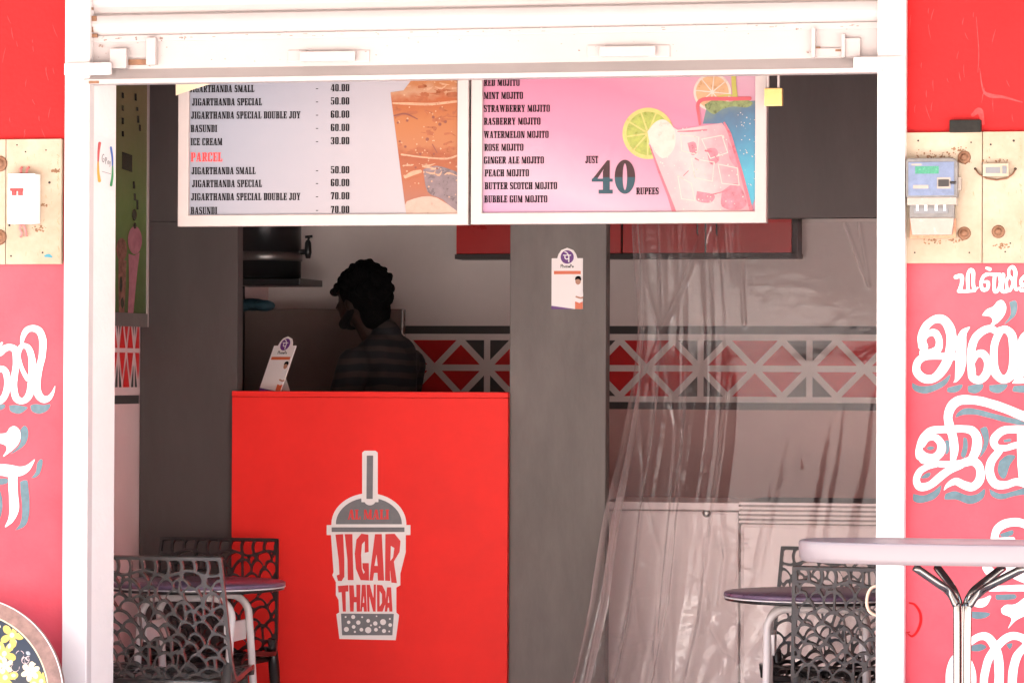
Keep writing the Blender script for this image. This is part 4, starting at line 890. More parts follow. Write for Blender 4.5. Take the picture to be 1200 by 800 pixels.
mb = MB(); pbox(mb, 1099.5, 210.5, 1112, 218.5, YWd-.058, YWd-.0549); p = P(1115,214,YWd-.055); mb.tube([(p.x-.004,p.y,p.z),(p.x+.014,p.y,p.z)], .004, 8); mb.build('plug', M['black_plastic'], em)
mb = MB(); a, b = P(1063,231.5,YWd-.045), P(1121,240,YWd-.045); mb.box(a.x,b.x,YWd-.046,YWd-.001,b.z,a.z); mb.build('terminal_cover', M['meter_clear'], em, bevel=.002)
mb = MB(); pbox(mb, 1066, 240.5, 1118, 255, YWd-.034, YWd-.001); mb.build('terminal_block', M['meter_grey'], em, bevel=.001)
mb = MB()
for px in (1075,1085,1097,1107): mb = MB(); pbox(mb, px-1.4, 238, px+1.4, 247, YWd-.040, YWd-.0345); mb.build('terminal', M['white_plastic'], em)
mb = MB(); pbox(mb, 1071, 244, 1111, 249.5, YWd-.0375, YWd-.0343); mb.build('terminal_strip', M['ink_grey'], em)
mb = MB(); a, b = P(1065.5,255.5,YWd-.03), P(1119.5,279,YWd-.03); mb.prism_y([(a.x,a.z),(a.x,b.z),(b.x,b.z),(b.x,a.z)], YWd-.016, YWd-.001); mb.build('lower_cover', M['brown_plastic'], em, bevel=.001)
mb = MB(); mb.prism_y([(a.x+.003,a.z),(b.x-.003,a.z),(b.x-.010,b.z+.010),(a.x+.010,b.z+.010)], YWd-.040, YWd-.0165); mb.build('lower_shield', M['meter_clear'], em, bevel=.002)
mb = MB(); pbox(mb, 1119.5, 207, 1126, 223, YWd-.03, YWd-.001); mb.build('seal', M['meter_clear'], em, bevel=.003)
# fuse carrier with a wire loop
fu = thing('fuse_holder', P(1167,200,YWd), 'small porcelain fuse holder with a loop of wire on the right board', 'fuse')
mb = MB(); pbox(mb, 1151.5, 191.5, 1182, 206.5, YWd-.026, YWd-.001); mb.build('base', M['wood_cream'], fu, bevel=.003)
mb = MB(); pbox(mb, 1155, 196, 1172, 203, YWd-.0275, YWd-.0262); pbox(mb, 1174.5, 194.5, 1179.5, 203.5, YWd-.029, YWd-.0262); mb.build('contact', M['ink_grey'], fu)
mb = MB(); mb.tube([P(1143,198,YWd-.004), *[P(x,y,YWd-.008) for x,y in ((1147,204),(1156,209),(1168,211),(1180,209),(1187,204))], P(1190,198,YWd-.004)], .0025, 8); mb.build('wire', M['rust'], fu)
bk = MB(); pbox(bk, 1112.5, 140.5, 1149.5, 155, -.03, -.001); tag(bk.build('conduit_box', mat('blackened metal', (.012,.011,.009), .6, var=.6, scale=60, spec=.2), bevel=.003), 'small blackened box fixed on the red wall above the meter board', 'box')

# ------------------------------------------------------------------ lattice chairs
def chair_field():
    wdt, L = .475, .90
    h = .0028; fl = Field(-.25, -.02, .25, L+.02, h); X, Y = fl.X, fl.Y
    ru, rv, rowp = .034, .053, .040
    U = X + .006*np.sin(Y*23+1) + .005*np.sin(X*31+Y*17); Vv = Y + .006*np.sin(X*27+.5) + .004*np.sin(Y*33+X*19)
    Fm = np.full(X.shape, .05); owner = np.full(X.shape, -1e9)
    r_ = random.Random(5); rows = int(L/rowp)+4; cand = []
    for j in range(rows, -3, -1):                      # painted from the top down
        for i in range(-7, 8):
            cx_ = (i + (.5 if j % 2 else 0))*2*ru*.92 + r_.uniform(-.009,.009); cy_ = j*rowp + r_.uniform(-.009,.009); q = r_.uniform(.88,1.12)
            cand.append((cx_, cy_, ru*q, rv*q, r_.random() < .22))
    wall = .0054
    for cx_, cy_, a, b_, split in cand:
        e = np.hypot((U-cx_)/a, (Vv-cy_)/b_); sd = (1-e)*a*1.1
        inside = sd > 0
        f = sd - wall
        if split: f = np.minimum(f, np.abs(U-cx_)-.0034)
        Fm = np.where(inside, f, np.minimum(Fm, -sd))
    # top row of upright slots
    tz = L - .060 + .010*np.sin(X*40)
    slot = np.minimum(np.minimum(Y-tz-.003, L-.012-Y), np.abs(((X+.006*np.sin(Y*60))/.046+.5) % 1 - .5)*.046-.0046)
    Fm = np.where(Y > tz, slot, np.minimum(Fm, tz-Y-.0058))
    edge = np.minimum(np.minimum(wdt/2-np.abs(X), L-Y), Y)
    Fm = np.minimum(Fm, edge-.0105)
    # blur a little so that the holes are rounded
    Fm = np.clip(Fm, -.0045, .0045)
    for _ in range(3):
        Fm = (Fm + np.roll(Fm,1,0)+np.roll(Fm,-1,0)+np.roll(Fm,1,1)+np.roll(Fm,-1,1))/5
    fl.F = np.minimum(-Fm, edge)
    return fl
def chair_mesh():
    fl = chair_field(); V, fc, walls = fl.contour(); L = .90
    # side profile (y, z): seat front -> bend -> top of the back; the sitter faces -y
    prof = smooth_path([(-.235,.425),(-.19,.448),(-.08,.446),(.06,.432),(.135,.440),(.180,.500),(.205,.60),(.232,.73),(.262,.865)], 10)
    prof = np.array(prof); seg = np.r_[0, np.cumsum(np.hypot(*np.diff(prof, axis=0).T))]; seg = seg/seg[-1]*L
    tang = np.gradient(prof, axis=0); tang /= np.linalg.norm(tang, axis=1)[:,None]
    def m3(V, off):
        v = np.clip(V[:,1], 0, L); yy = np.interp(v, seg, prof[:,0]); zz_ = np.interp(v, seg, prof[:,1])
        ty = np.interp(v, seg, tang[:,0]); tz = np.interp(v, seg, tang[:,1])
        wdt = np.interp(v, [0,.1,.38,.46,.9], [.92,1.0,1.06,1.05,.96]); x = V[:,0]*wdt
        cup = (x/.24)**2
        back = np.clip((v-.36)/.12, 0, 1)
        yy = yy - cup*.020*back; zz_ = zz_ + cup*.018*(1-back)
        return np.stack([x, yy - tz*off, zz_ + ty*off], 1)
    n = len(V); A = m3(V, .008); B = m3(V, -.008)
    fs = [list(f) for f in fc] + [[i+n for i in f[::-1]] for f in fc] + [[b_, a_, a_+n, b_+n] for a_, b_ in walls]
    me = bpy.data.meshes.new('lattice_shell'); me.from_pydata(A.tolist()+B.tolist(), [], fs)
    bm = bmesh.new(); bm.from_mesh(me); bmesh.ops.recalc_face_normals(bm, faces=bm.faces); bm.to_mesh(me); bm.free()
    return me
shell_me = chair_mesh(); shell_me.materials.append(M['black_plastic'])
def make_chair():
    t = thing('lattice_chair', (0,0,0), 'chair', 'chair', 'lattice back chairs inside the shop')
    o = link('lattice_shell', shell_me, t)
    for sx in (-1,1):
        mb = MB(); mb.tube([(sx*.185,-.19,.438),(sx*.198,-.212,.25),(sx*.215,-.235,0)], [.021,.017,.012], 12); mb.build('leg', M['black_plastic'], t)
        mb = MB(); mb.tube([(sx*.228,.155,.50),(sx*.227,.185,.40),(sx*.232,.22,.22),(sx*.240,.262,0)], [.016,.021,.018,.012], 12); mb.build('leg', M['black_plastic'], t)
    mb = MB(); mb.tube([(-.185,-.205,.425),(.185,-.205,.425)], .011, 10); mb.tube([(-.205,.15,.435),(.205,.15,.435)], .011, 10)
    mb.tube([(-.19,-.20,.430),(-.208,.16,.425)], .011, 10); mb.tube([(.19,-.20,.430),(.208,.16,.425)], .011, 10); mb.build('seat_rim', M['black_plastic'], t)
    return t
ch0 = make_chair()
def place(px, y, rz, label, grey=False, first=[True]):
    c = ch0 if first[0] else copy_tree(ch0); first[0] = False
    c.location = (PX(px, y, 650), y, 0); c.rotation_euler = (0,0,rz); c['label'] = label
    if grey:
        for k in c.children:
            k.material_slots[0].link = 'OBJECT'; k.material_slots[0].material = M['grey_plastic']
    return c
# backs: rear edge of the backrest is .25 behind the chair's origin
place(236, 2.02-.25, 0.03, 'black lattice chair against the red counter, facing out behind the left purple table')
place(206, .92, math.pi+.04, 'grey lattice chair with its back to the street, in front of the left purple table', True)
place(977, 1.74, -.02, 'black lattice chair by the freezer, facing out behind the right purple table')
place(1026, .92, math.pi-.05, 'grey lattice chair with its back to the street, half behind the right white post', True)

# ------------------------------------------------------------------ round purple tables
def make_table():
    t = thing('round_table', (0,0,0), 'table', 'table', 'round purple tables inside the shop')
    R = .315
    mb = MB(); mb.lathe([(R-.012,.737),(R,.739),(R,.748),(R-.004,.752),(.0005,.752)], n=72); mb.build('table_top', M['purple_top'], t)
    mb = MB(); mb.lathe([(R-.02,.7325),(R-.001,.7325),(R+.0012,.7345),(R-.001,.7365),(R-.02,.7365)], n=72); mb.build('edge_band', M['white_plastic'], t)
    mb = MB(); mb.lathe([(.0005,.720),(R-.03,.720),(R-.004,.7245),(R-.004,.732),(.0005,.732)], n=72); mb.build('underside', M['black_plastic'], t)
    for s_, yy in ((1, .10), (-1, -.10)):
        pts = [(-.17, yy+s_*.12, .0), (-.165, yy+s_*.02, .56)]
        pts += [(-.165+.07*(1-math.cos(a)), yy, .63+.07*math.sin(a)) for a in np.linspace(0, math.pi/2, 8)]
        full = pts + [(-x, y, z) for x, y, z in pts[::-1]]
        mb = MB(); mb.tube(full, .0135, 12); mb.build('leg_frame', M['white_tube'], t)
    for s_ in (-1,1): mb = MB(); mb.box(s_*.152,s_*.140,-.115,.115,.545,.615); mb.build('hinge_plate', M['white_tube'], t, bevel=.003)
    return t
tb0 = make_table(); tb0['label'] = 'round purple table between the two chairs beside the red counter'
tb0.location = (PX(229, 1.2, 690), 1.2, 0)
tb1 = copy_tree(tb0); tb1['label'] = 'round purple table between the two chairs in front of the plastic curtain'; tb1.location = (PX(958, 1.2, 690), 1.2, 0); tb1.rotation_euler = (0,0,.12)

# ------------------------------------------------------------------ tall white table outside
YTt = -1.0; zt0 = PZ(663, YTt-.17, 1128); zt1 = PZ(637.5, YTt-.17, 1128)
tt = thing('standing_table', (PX(1128,YTt,640), YTt, GZ), 'tall white standing table on chrome legs at the right in front of the red wall', 'table')
xa = PX(1128,YTt,640); Rw = xa - PX(937, YTt, 645)
hgt = zt1 - zt0
mb = MB(); mb.lathe([(.0005,zt0),(Rw*.955,zt0),(Rw*.980,zt0+.003),(Rw*.995,zt0+.014),(Rw,zt1-.008),(Rw*.997,zt1-.003),(Rw*.988,zt1),(Rw*.965,zt1-.0015),(.0005,zt1-.0015)], (xa,YTt,0), 96, sy=.42, ex=2.7)
mb.build('table_top', M['table_white'], tt)
sc = xa
def lpx(px, py, y): return P(px, py, y)
for k, (tx, dy) in enumerate(((1072,-.02),(1202,-.03),(1176,.03),(1098,.03))):
    bx_ = 1122 if tx < 1128 else 1134
    if dy > 0: bx_ = 1125 if tx < 1128 else 1131
    yy = YTt + dy
    knee = P(bx_, 712, yy); topp = P(tx, 664, YTt+dy*3.5); foot = Vector((knee.x, yy, .12)); 
    far = Vector((knee.x + (topp.x-knee.x)*1.6, YTt+dy*5, GZ+.012))
    path = [topp + Vector((0,0,.0)), topp.lerp(knee+Vector((0,0,.03)), .55), Vector((knee.x+(topp.x-knee.x)*.22, yy, knee.z+.045)), Vector((knee.x+(topp.x-knee.x)*.05, yy, knee.z+.012)), knee+Vector((0,0,-.04)), Vector((knee.x,yy,.4)), foot, foot.lerp(far,.5)+Vector((0,0,-.01)), far]
    pp = [Vector(q) for q in smooth_path([tuple(q) for q in path], 6)]
    mb = MB(); mb.tube(pp, .0115, 16); mb.build('leg', M['steel'], tt)
mb = MB(); mb.lathe([(.030,.28),(.031,.30),(.031,.33),(.030,.35)], (PX(1128,YTt,700),YTt,0), 24); mb.build('collar', M['steel'], tt)

# ------------------------------------------------------------------ folded floral table leaning on the left wall
YF = -.24
ctr = P(-42, 823, YF); R = (P(-42+118,823,YF)-ctr).length
ftb = thing('folded_table', (ctr.x, YF+.1, GZ), 'round folded table with a black floral top leaning on the left red wall', 'table')
tilt = math.radians(10)
rotm = Matrix.Translation(ctr) @ Matrix.Rotation(-tilt, 4, 'X')
def ft3(V, off): 
    q = np.c_[V, np.full(len(V), off), np.ones(len(V))]; q = np.stack([q[:,0], -q[:,2], q[:,1], q[:,3]], 1); return (q @ np.array(rotm).T)[:,:3]
def disc_part(name, prof, m, caps=True):
    mb = MB(); mb.lathe(prof, (0,0,0), 96, 'y', caps=caps); mb.v = [tuple(rotm @ Vector(v)) for v in mb.v]; return mb.build(name, m, ftb)
M['rim_brown'] = mat('worn wood grain rim', (.30,.18,.14), .5, var=.35, scale=25); M['top_black'] = mat('black laminate print', (.035,.04,.048), .3)
disc_part('table_top', [(.0005,-.012),(R-.004,-.012),(R,-.008),(R,.004),(R-.004,.008),(.0005,.008)], M['rim_brown'])
disc_part('rim_highlight', [(R-.0035,.0085),(R-.0005,.0075),(R-.001,.0095),(R-.004,.0100)], M['white_print'], False)
disc_part('printed_disc', [(.0005,.0084),(R*.845,.0084),(R*.84,.0095),(.0005,.0095)], M['top_black'])
M['f_yellow'] = mat('yellow flower print', (.68,.50,.10), .35, var=.25, scale=60); M['f_cream'] = mat('cream flower print', (.70,.62,.40), .35, var=.15, scale=60); M['f_grey'] = mat('grey leaf print', (.34,.38,.40), .35, var=.3, scale=60); M['f_pink'] = mat('pink line print', (.62,.48,.44), .35)
flw = [Field(-R, -R, R, R, .0022) for _ in range(4)]; r_ = random.Random(11)
for k in range(58):
    a = r_.uniform(0, 6.28); q = R*.82*math.sqrt(r_.random()); x, y = q*math.cos(a), q*math.sin(a); s_ = r_.uniform(.022,.04); tp = r_.choice([0,0,1,2])
    npet = r_.choice([5,6,5]); ph = r_.uniform(0,6)
    for i in range(npet):
        b_ = ph + i*2*math.pi/npet
        flw[tp].stroke([(x+.2*s_*math.cos(b_),y+.2*s_*math.sin(b_),s_*.3),(x+.7*s_*math.cos(b_),y+.7*s_*math.sin(b_),s_*.62),(x+s_*math.cos(b_),y+s_*math.sin(b_),s_*.2)], k=3)
    flw[1 if tp != 1 else 0].disc(x, y, s_*.22)
for k in range(190):
    a = r_.uniform(0, 6.28); q = R*.80*math.sqrt(r_.random()); x, y = q*math.cos(a), q*math.sin(a); b_ = r_.uniform(0,6.28); s_ = r_.uniform(.012,.03)
    if k % 3: flw[2 if k % 2 else 1].stroke([(x,y,.002),(x+.5*s_*math.cos(b_),y+.5*s_*math.sin(b_),.012),(x+s_*math.cos(b_),y+s_*math.sin(b_),.001)], k=3)
    else: flw[3].stroke([(x+s_*.5*math.cos(b_+t),y+s_*.5*math.sin(b_+t),.002) for t in np.linspace(0,4.2,7)], k=3)
ringf = Field(-R,-R,R,R,.0022); ringf.F = .0022-np.abs(np.hypot(ringf.X,ringf.Y)-R*.85)
for f in flw: f.F = np.minimum(f.F, R*.835-np.hypot(f.X,f.Y))
link('flower_print', flat_mesh('flower_print', [(flw[2],2,.0099),(flw[3],3,.0103),(flw[0],0,.0107),(flw[1],1,.0111),(ringf,1,.0106)], [M['f_yellow'],M['f_cream'],M['f_grey'],M['f_pink']], ft3), ftb)
mb = MB()
for s_ in (-1,1):
    mb.tube([rotm @ Vector((s_*.16,.014,.20)), rotm @ Vector((s_*.16,.030,-.1)), Vector((ctr.x+s_*.16, YF-.05, GZ+.01))], .011, 10)
mb.build('leg_frame', M['steel'], ftb)
mb = MB()
for s_ in (-1,1): mb.tube([rotm @ Vector((s_*.12,.018,.22)), rotm @ Vector((s_*.12,.075,0)), rotm @ Vector((s_*.12,.05,-.3))], .011, 10)
mb.build('leg_frame', M['steel'], ftb)

# ------------------------------------------------------------------ clear plastic curtain
def curtain():
    nu, nv = 640, 400; zt = zbeam - .012; ztops = []
    keyv = [(254,737),(320,741),(385,744),(460,741),(520,735),(600,722),(700,712),(745,702),(800,689),(870,672),(1000,655)]
    kz = np.array([PZ(a,2.2,720) for a,_ in keyv])[::-1]; kx = np.array([PX(b,2.2) for _,b in keyv])[::-1]
    xr = XR-.02; vs = []
    u = np.linspace(0,1,nu); z = np.linspace(zt, .015, nv); Uu, Zz = np.meshgrid(u, z); Vv = (zt-Zz)/zt
    xl = np.interp(Zz, kz, kx)
    g_ = .62*Uu**1.5 + .38*Uu
    X = xl + (xr-xl)*g_
    # gathered folds at the left, shallow ones to the right
    pin = np.exp(-((Vv-.20)/.10)**2)
    amp = (.036*np.exp(-Uu*3.6)+.0008)*(.35+.9*np.clip(Vv*1.8,0,1))*(1-.65*pin)
    ph = 2*math.pi*(8.5*Uu**.62) + 1.1*np.sin(Vv*4+Uu*7) + .5*Vv + 1.2*np.sin(Uu*17+2)
    sh_ = np.sin(ph); sh_ = np.sign(sh_)*np.abs(sh_)**1.35
    fold2 = .35*np.sin(2.3*ph+1.3+3*Vv)
    Y = 2.272 - (.155*np.exp(-(Uu/.30)**1.4)+.075)*np.clip((Vv-.22)/.45,0,1)**1.3 - .10*np.clip(Uu-.25,0,1)*np.clip(Vv/.25,0,1) - amp*(sh_+fold2)
    X = X + .5*amp*np.cos(ph*1.0+.6)*(1-pin*.5)
    # crumples
    rr = np.random.default_rng(3)
    for k in range(90):
        cu, cv = rr.uniform(0,.42), rr.uniform(.5,1.0); a = rr.uniform(0,math.pi); L1_, L2_ = rr.uniform(.02,.07), rr.uniform(.005,.014)
        du, dv_ = (Uu-cu)*1.25, (Vv-cv)*1.9; q = du*math.cos(a)+dv_*math.sin(a); w_ = -du*math.sin(a)+dv_*math.cos(a)
        Y += rr.uniform(-1,1)*.0095*np.exp(-(q/L1_)**2-(w_/L2_)**2)
    for k in range(110):
        cu, cv = rr.uniform(.0,1)**1.3, rr.uniform(.42,1.0); a = rr.uniform(0,math.pi); L1_, L2_ = rr.uniform(.02,.10), rr.uniform(.006,.02)
        du, dv_ = (Uu-cu)*1.25, (Vv-cv)*1.9
        q = du*math.cos(a)+dv_*math.sin(a); w_ = -du*math.sin(a)+dv_*math.cos(a)
        Y += rr.uniform(-1,1)*.0046*(1-.9*min(1,cu*1.5))*np.exp(-(q/L1_)**2-(w_/L2_)**2)
    for k in range(16):
        f_ = rr.uniform(26,90); Y += .016/f_**1.0*rr.uniform(.3,1)*np.sin(f_*Uu*1.3 + rr.uniform(0,6) + 2.2*np.sin(Vv*rr.uniform(2,6)+rr.uniform(0,6)))*np.clip(.3+Vv,0,1)*.36
    for k in range(70):
        cu, cv = rr.uniform(0,1), rr.uniform(.05,1.0); L1_, L2_ = rr.uniform(.02,.12), rr.uniform(.004,.012); a = math.pi/2 + rr.uniform(-.35,.35)
        du, dv_ = (Uu-cu)*1.25, (Vv-cv)*1.9; q = du*math.cos(a)+dv_*math.sin(a); w_ = -du*math.sin(a)+dv_*math.cos(a)
        Y += rr.uniform(-1,1)*.0009*np.exp(-(q/L1_)**2-(w_/L2_)**2)
    # sharp creases
    def crease(pts, amp_, wd_):
        nonlocal Y
        q = [P(a, b, 2.2) for a, b in pts]; D = np.full(X.shape, 9.0)
        for a, b in zip(q[:-1], q[1:]):
            dx, dz = b.x-a.x, b.z-a.z; t = np.clip(((X-a.x)*dx+(Zz-a.z)*dz)/(dx*dx+dz*dz), 0, 1); D = np.minimum(D, np.hypot(X-a.x-t*dx, Zz-a.z-t*dz))
        Y = Y - amp_*np.exp(-(D/wd_)**2)
    for pts, am, wd_ in (([(745,263),(752,330),(770,390)],.012,.008), ([(825,263),(798,330),(772,385)],.014,.010), ([(770,390),(744,470),(737,560),(718,700),(694,800)],.010,.007), ([(772,400),(790,500),(786,600),(780,700),(776,800)],.012,.008),
                         ([(803,480),(794,640),(790,800)],.010,.008), ([(748,480),(754,560),(776,650),(772,780)],.010,.007), ([(862,257),(869,380)],.006,.008), 
                         ([(986,258),(1016,334)],.012,.007), ([(1004,258),(1017,334)],.012,.007), ([(845,600),(852,650),(847,705)],.016,.011), ([(829,630),(825,740)],.010,.009),
                         ([(722,741),(768,746)],.010,.005), ([(752,690),(758,760)],.012,.010), ([(838,735),(850,760),(866,770)],.012,.010)):
        crease(pts, am, wd_)
    V = np.stack([X,Y,Zz],-1).reshape(-1,3)
    idx = np.arange(nu*nv).reshape(nv,nu)
    F = np.stack([idx[:-1,:-1],idx[1:,:-1],idx[1:,1:],idx[:-1,1:]],-1).reshape(-1,4)
    me = bpy.data.meshes.new('curtain'); me.from_pydata(V.tolist(), [], F.tolist()); me.polygons.foreach_set('use_smooth', [True]*len(F)); return me
m = bpy.data.materials.new('clear plastic sheet'); m.use_nodes = True; n = m.node_tree.nodes; l = m.node_tree.links; n.clear()
o_ = n.new('ShaderNodeOutputMaterial'); tr = n.new('ShaderNodeBsdfTransparent'); tr.inputs[0].default_value = (.93,.91,.91,1)
df = n.new('ShaderNodeBsdfDiffuse'); df.inputs[0].default_value = (.8,.72,.72,1); tl = n.new('ShaderNodeBsdfTranslucent'); tl.inputs[0].default_value = (.8,.72,.72,1)
ad = n.new('ShaderNodeMixShader'); l.new(df.outputs[0], ad.inputs[1]); l.new(tl.outputs[0], ad.inputs[2]); ad.inputs[0].default_value = .4
mx = n.new('ShaderNodeMixShader'); l.new(tr.outputs[0], mx.inputs[1]); l.new(ad.outputs[0], mx.inputs[2])
lw = n.new('ShaderNodeLayerWeight'); lw.inputs['Blend'].default_value = .35
mr = n.new('ShaderNodeMapRange'); mr.inputs[3].default_value = .065; mr.inputs[4].default_value = .85
pwh = n.new('ShaderNodeMath'); pwh.operation = 'POWER'; pwh.inputs[1].default_value = 1.7; l.new(lw.outputs['Facing'], pwh.inputs[0]); l.new(pwh.outputs[0], mr.inputs[0]); l.new(mr.outputs[0], mx.inputs[0])
gl = n.new('ShaderNodeBsdfGlossy'); gl.inputs['Roughness'].default_value = .06; gl.inputs[0].default_value = (1,1,1,1)
pw = n.new('ShaderNodeMath'); pw.operation = 'POWER'; pw.inputs[1].default_value = 3; lw2 = n.new('ShaderNodeLayerWeight'); lw2.inputs['Blend'].default_value = .5; l.new(lw2.outputs['Facing'], pw.inputs[0])
f2_ = n.new('ShaderNodeMath'); f2_.operation = 'MULTIPLY_ADD'; f2_.inputs[1].default_value = .9; f2_.inputs[2].default_value = .042; f2_.use_clamp = True; l.new(pw.outputs[0], f2_.inputs[0])
mx2 = n.new('ShaderNodeMixShader'); l.new(f2_.outputs[0], mx2.inputs[0]); l.new(mx.outputs[0], mx2.inputs[1]); l.new(gl.outputs[0], mx2.inputs[2])
tcx = n.new('ShaderNodeTexCoord'); nz = n.new('ShaderNodeTexNoise'); nz.inputs['Scale'].default_value = 22; nz.inputs['Detail'].default_value = 5; l.new(tcx.outputs['Object'], nz.inputs['Vector'])
bp = n.new('ShaderNodeBump'); bp.inputs['Strength'].default_value = .22; bp.inputs['Distance'].default_value = .01; l.new(nz.outputs['Fac'], bp.inputs['Height']); l.new(bp.outputs[0], gl.inputs['Normal']); 
l.new(mx2.outputs[0], o_.inputs[0]); M['clear'] = m
cme = curtain(); cme.materials.append(m)
tag(link('plastic_curtain', cme), 'clear crinkled plastic curtain hanging in the right opening of the grey wall', 'curtain')

# ------------------------------------------------------------------ behind: freezers, cabinet, tank, panel
M['freezer'] = mat('pinkish white appliance enamel', (.86,.77,.76), .35, var=.03, scale=3)
M['lid_grey'] = mat('grey lid trim', (.30,.24,.23), .4)
fz = thing('chest_freezer', (PX(960,2.75),2.95,0), 'pale chest freezer with a ridged grey lid behind the right lattice chairs', 'freezer', 'chest freezers behind the curtain')
xa_, xb_ = PX(868,2.62), min(PX(868,2.62)+.78, XR-.02); ztp = PZ(587,2.62,950); zl_ = PZ(614,2.62,950)
mb = MB(); mb.box(xa_,xb_,2.62,3.2,.06,zl_); mb.build('body', M['freezer'], fz, bevel=.015)
mb = MB(); k = 5
for i in range(k):
    z0_ = zl_+.002+(ztp-zl_)*i/k; z1_ = zl_+(ztp-zl_)*(i+1)/k-.006; mb.box(xa_-.004,xb_+.004,2.612-.004*(i%2),3.205,z0_,z1_)
mb.build('lid', M['freezer'], fz, bevel=.002)
mb = MB(); mb.box(xa_+.002,xb_-.002,2.624,3.19,zl_+.001,ztp-.006); mb.build('lid_seal', M['lid_grey'], fz)
mb = MB(); mb.box(xa_+.02,xb_-.02,2.66,3.18,.0,.058); mb.build('plinth', M['dark'], fz)
fz2 = thing('chest_freezer', (PX(790,2.72),2.98,0), 'pale chest freezer with a round lock in the top rail, next to the grey pillar', 'freezer', 'chest freezers behind the curtain')
xa2, xb2 = PX(700,2.66), xa_-.012; zt2 = PZ(588,2.66,790); zm2 = PZ(598,2.66,790)
mb = MB(); mb.box(xa2,xb2,2.66,3.2,.06,zm2); mb.build('body', M['freezer'], fz2, bevel=.012)
mb = MB(); mb.box(xa2-.004,xb2+.003,2.648,3.205,zm2+.003,zt2); mb.build('lid', M['freezer'], fz2, bevel=.004)
p = P(828,601,2.655); mb = MB(); mb.lathe([(.016,0),(.016,.004),(.010,.006),(.006,.009)], (p.x,2.659,p.z), 20, 'y'); mb.build('lock', M['steel'], fz2)
mb = MB(); mb.box(xa2+.02,xb2-.02,2.70,3.18,.0,.058); mb.build('plinth', M['dark'], fz2)
# wall cabinet
YK = 3.76; zk = PZ(303,YK,700); cab = thing('wall_cabinet', (PX(700,YK),YB-.15,zk), 'dark red wall cabinet running high along the back wall behind the grey pillar', 'cabinet')
xk0, xk1 = PX(533,YK), PX(928,YK)
M['cab_red'] = mat('dark red cabinet laminate', (.55,.018,.016), .3, var=.1, scale=4)
mb = MB(); mb.box(xk0,xk1+.02,YK+.022,YB-.003,zk+.02,zk+.5); mb.build('carcass', M['band_grey'], cab)
mb = MB(); mb.box(xk0-.002,xk1+.024,YK-.002,YB-.003,zk,zk+.0195); mb.build('base_board', M['band_grey'], cab)
gx = [xk0, PX(620,YK), PX(728,YK), PX(826,YK), xk1]
for i in range(4):
    mb = MB(); mb.box(gx[i]+.004,gx[i+1]-.004,YK,YK+.02,zk+.022,zk+.5); d = mb.build('door', M['cab_red'], cab, bevel=.002)
    if i >= 2:
        hx = gx[i+1]-.03 if i == 2 else gx[i]+.05; mb = MB(); mb.tube([(hx,YK-.001,zk+.16),(hx,YK-.02,zk+.155),(hx,YK-.02,zk+.10),(hx,YK-.001,zk+.095)], .004, 8); mb.build('handle', M['steel'], d)
# black tank with a tap
YKk = 3.3; tank = thing('drink_dispenser', (PX(305,YKk),YKk+.15,PZ(335,YKk,310)), 'black drink dispenser tank with a side tap on a bracket in the back room', 'dispenser')
xt0, xt1 = PX(250,YKk), PX(338,YKk); zt3 = PZ(334,YKk,310)
M['tank'] = mat('black enamel', (.012,.012,.013), .3); M['tank_band'] = mat('dull steel band', (.16,.15,.145), .35, metal=.8)
mb = MB(); cx_ = (xt0+xt1)/2; rr_ = (xt1-xt0)/2
mb.lathe([(rr_,zt3+.03),(rr_,zt3+.40),(rr_*.97,zt3+.41),(.0005,zt3+.41)], (cx_,YKk+.16,0), 40); mb.build('tank', M['tank'], tank)
mb = MB(); mb.lathe([(rr_+.001,PZ(304,YKk)),(rr_+.004,PZ(303,YKk)),(rr_+.004,PZ(294,YKk)),(rr_+.001,PZ(293,YKk))], (cx_,YKk+.16,0), 40); mb.build('band', M['tank_band'], tank)
mb = MB(); mb.box(xt0-.02,PX(351,YKk),YKk,YKk+.34,zt3,zt3+.028); mb.build('tray', M['tank'], tank, bevel=.004)
p0, p1 = P(338,295,YKk+.16), P(358,295,YKk+.16)
mb = MB(); mb.tube([p0,p1], .011, 12); mb.tube([P(348,295,YKk+.16),P(351,295,YKk+.16)], .016, 12); q = P(361,290,YKk+.16)
mb.tube([q+Vector((0,0,-.045)), q+Vector((0,0,-.02)), q+Vector((0,0,.02)), q+Vector((0,0,.03))], [.010,.016,.013,.008], 12); mb.tube([q+Vector((0,0,.028)), q+Vector((.004,0,.042))], .005, 8); mb.tube([q+Vector((-.012,0,.043)), q+Vector((.018,0,.046))], .0055, 8); mb.build('tap', M['tank'], tank)
mb = MB()
for px in (283,): mb.tube([P(px,338,YKk+.1), P(px-1,470,YKk+.1)], .009, 8)
mb.tube([P(283,338,YKk+.1), P(274,352,YKk+.1)], .007, 8); mb.tube([Vector((cx_-.1,YKk+.2,zt3)), Vector((cx_-.1,YKk+.2,0))], .012, 8); mb.tube([P(283,470,YKk+.1), Vector((PX(282,YKk+.1),YKk+.1,0))], .009, 8); mb.build('support', M['tank'], tank)
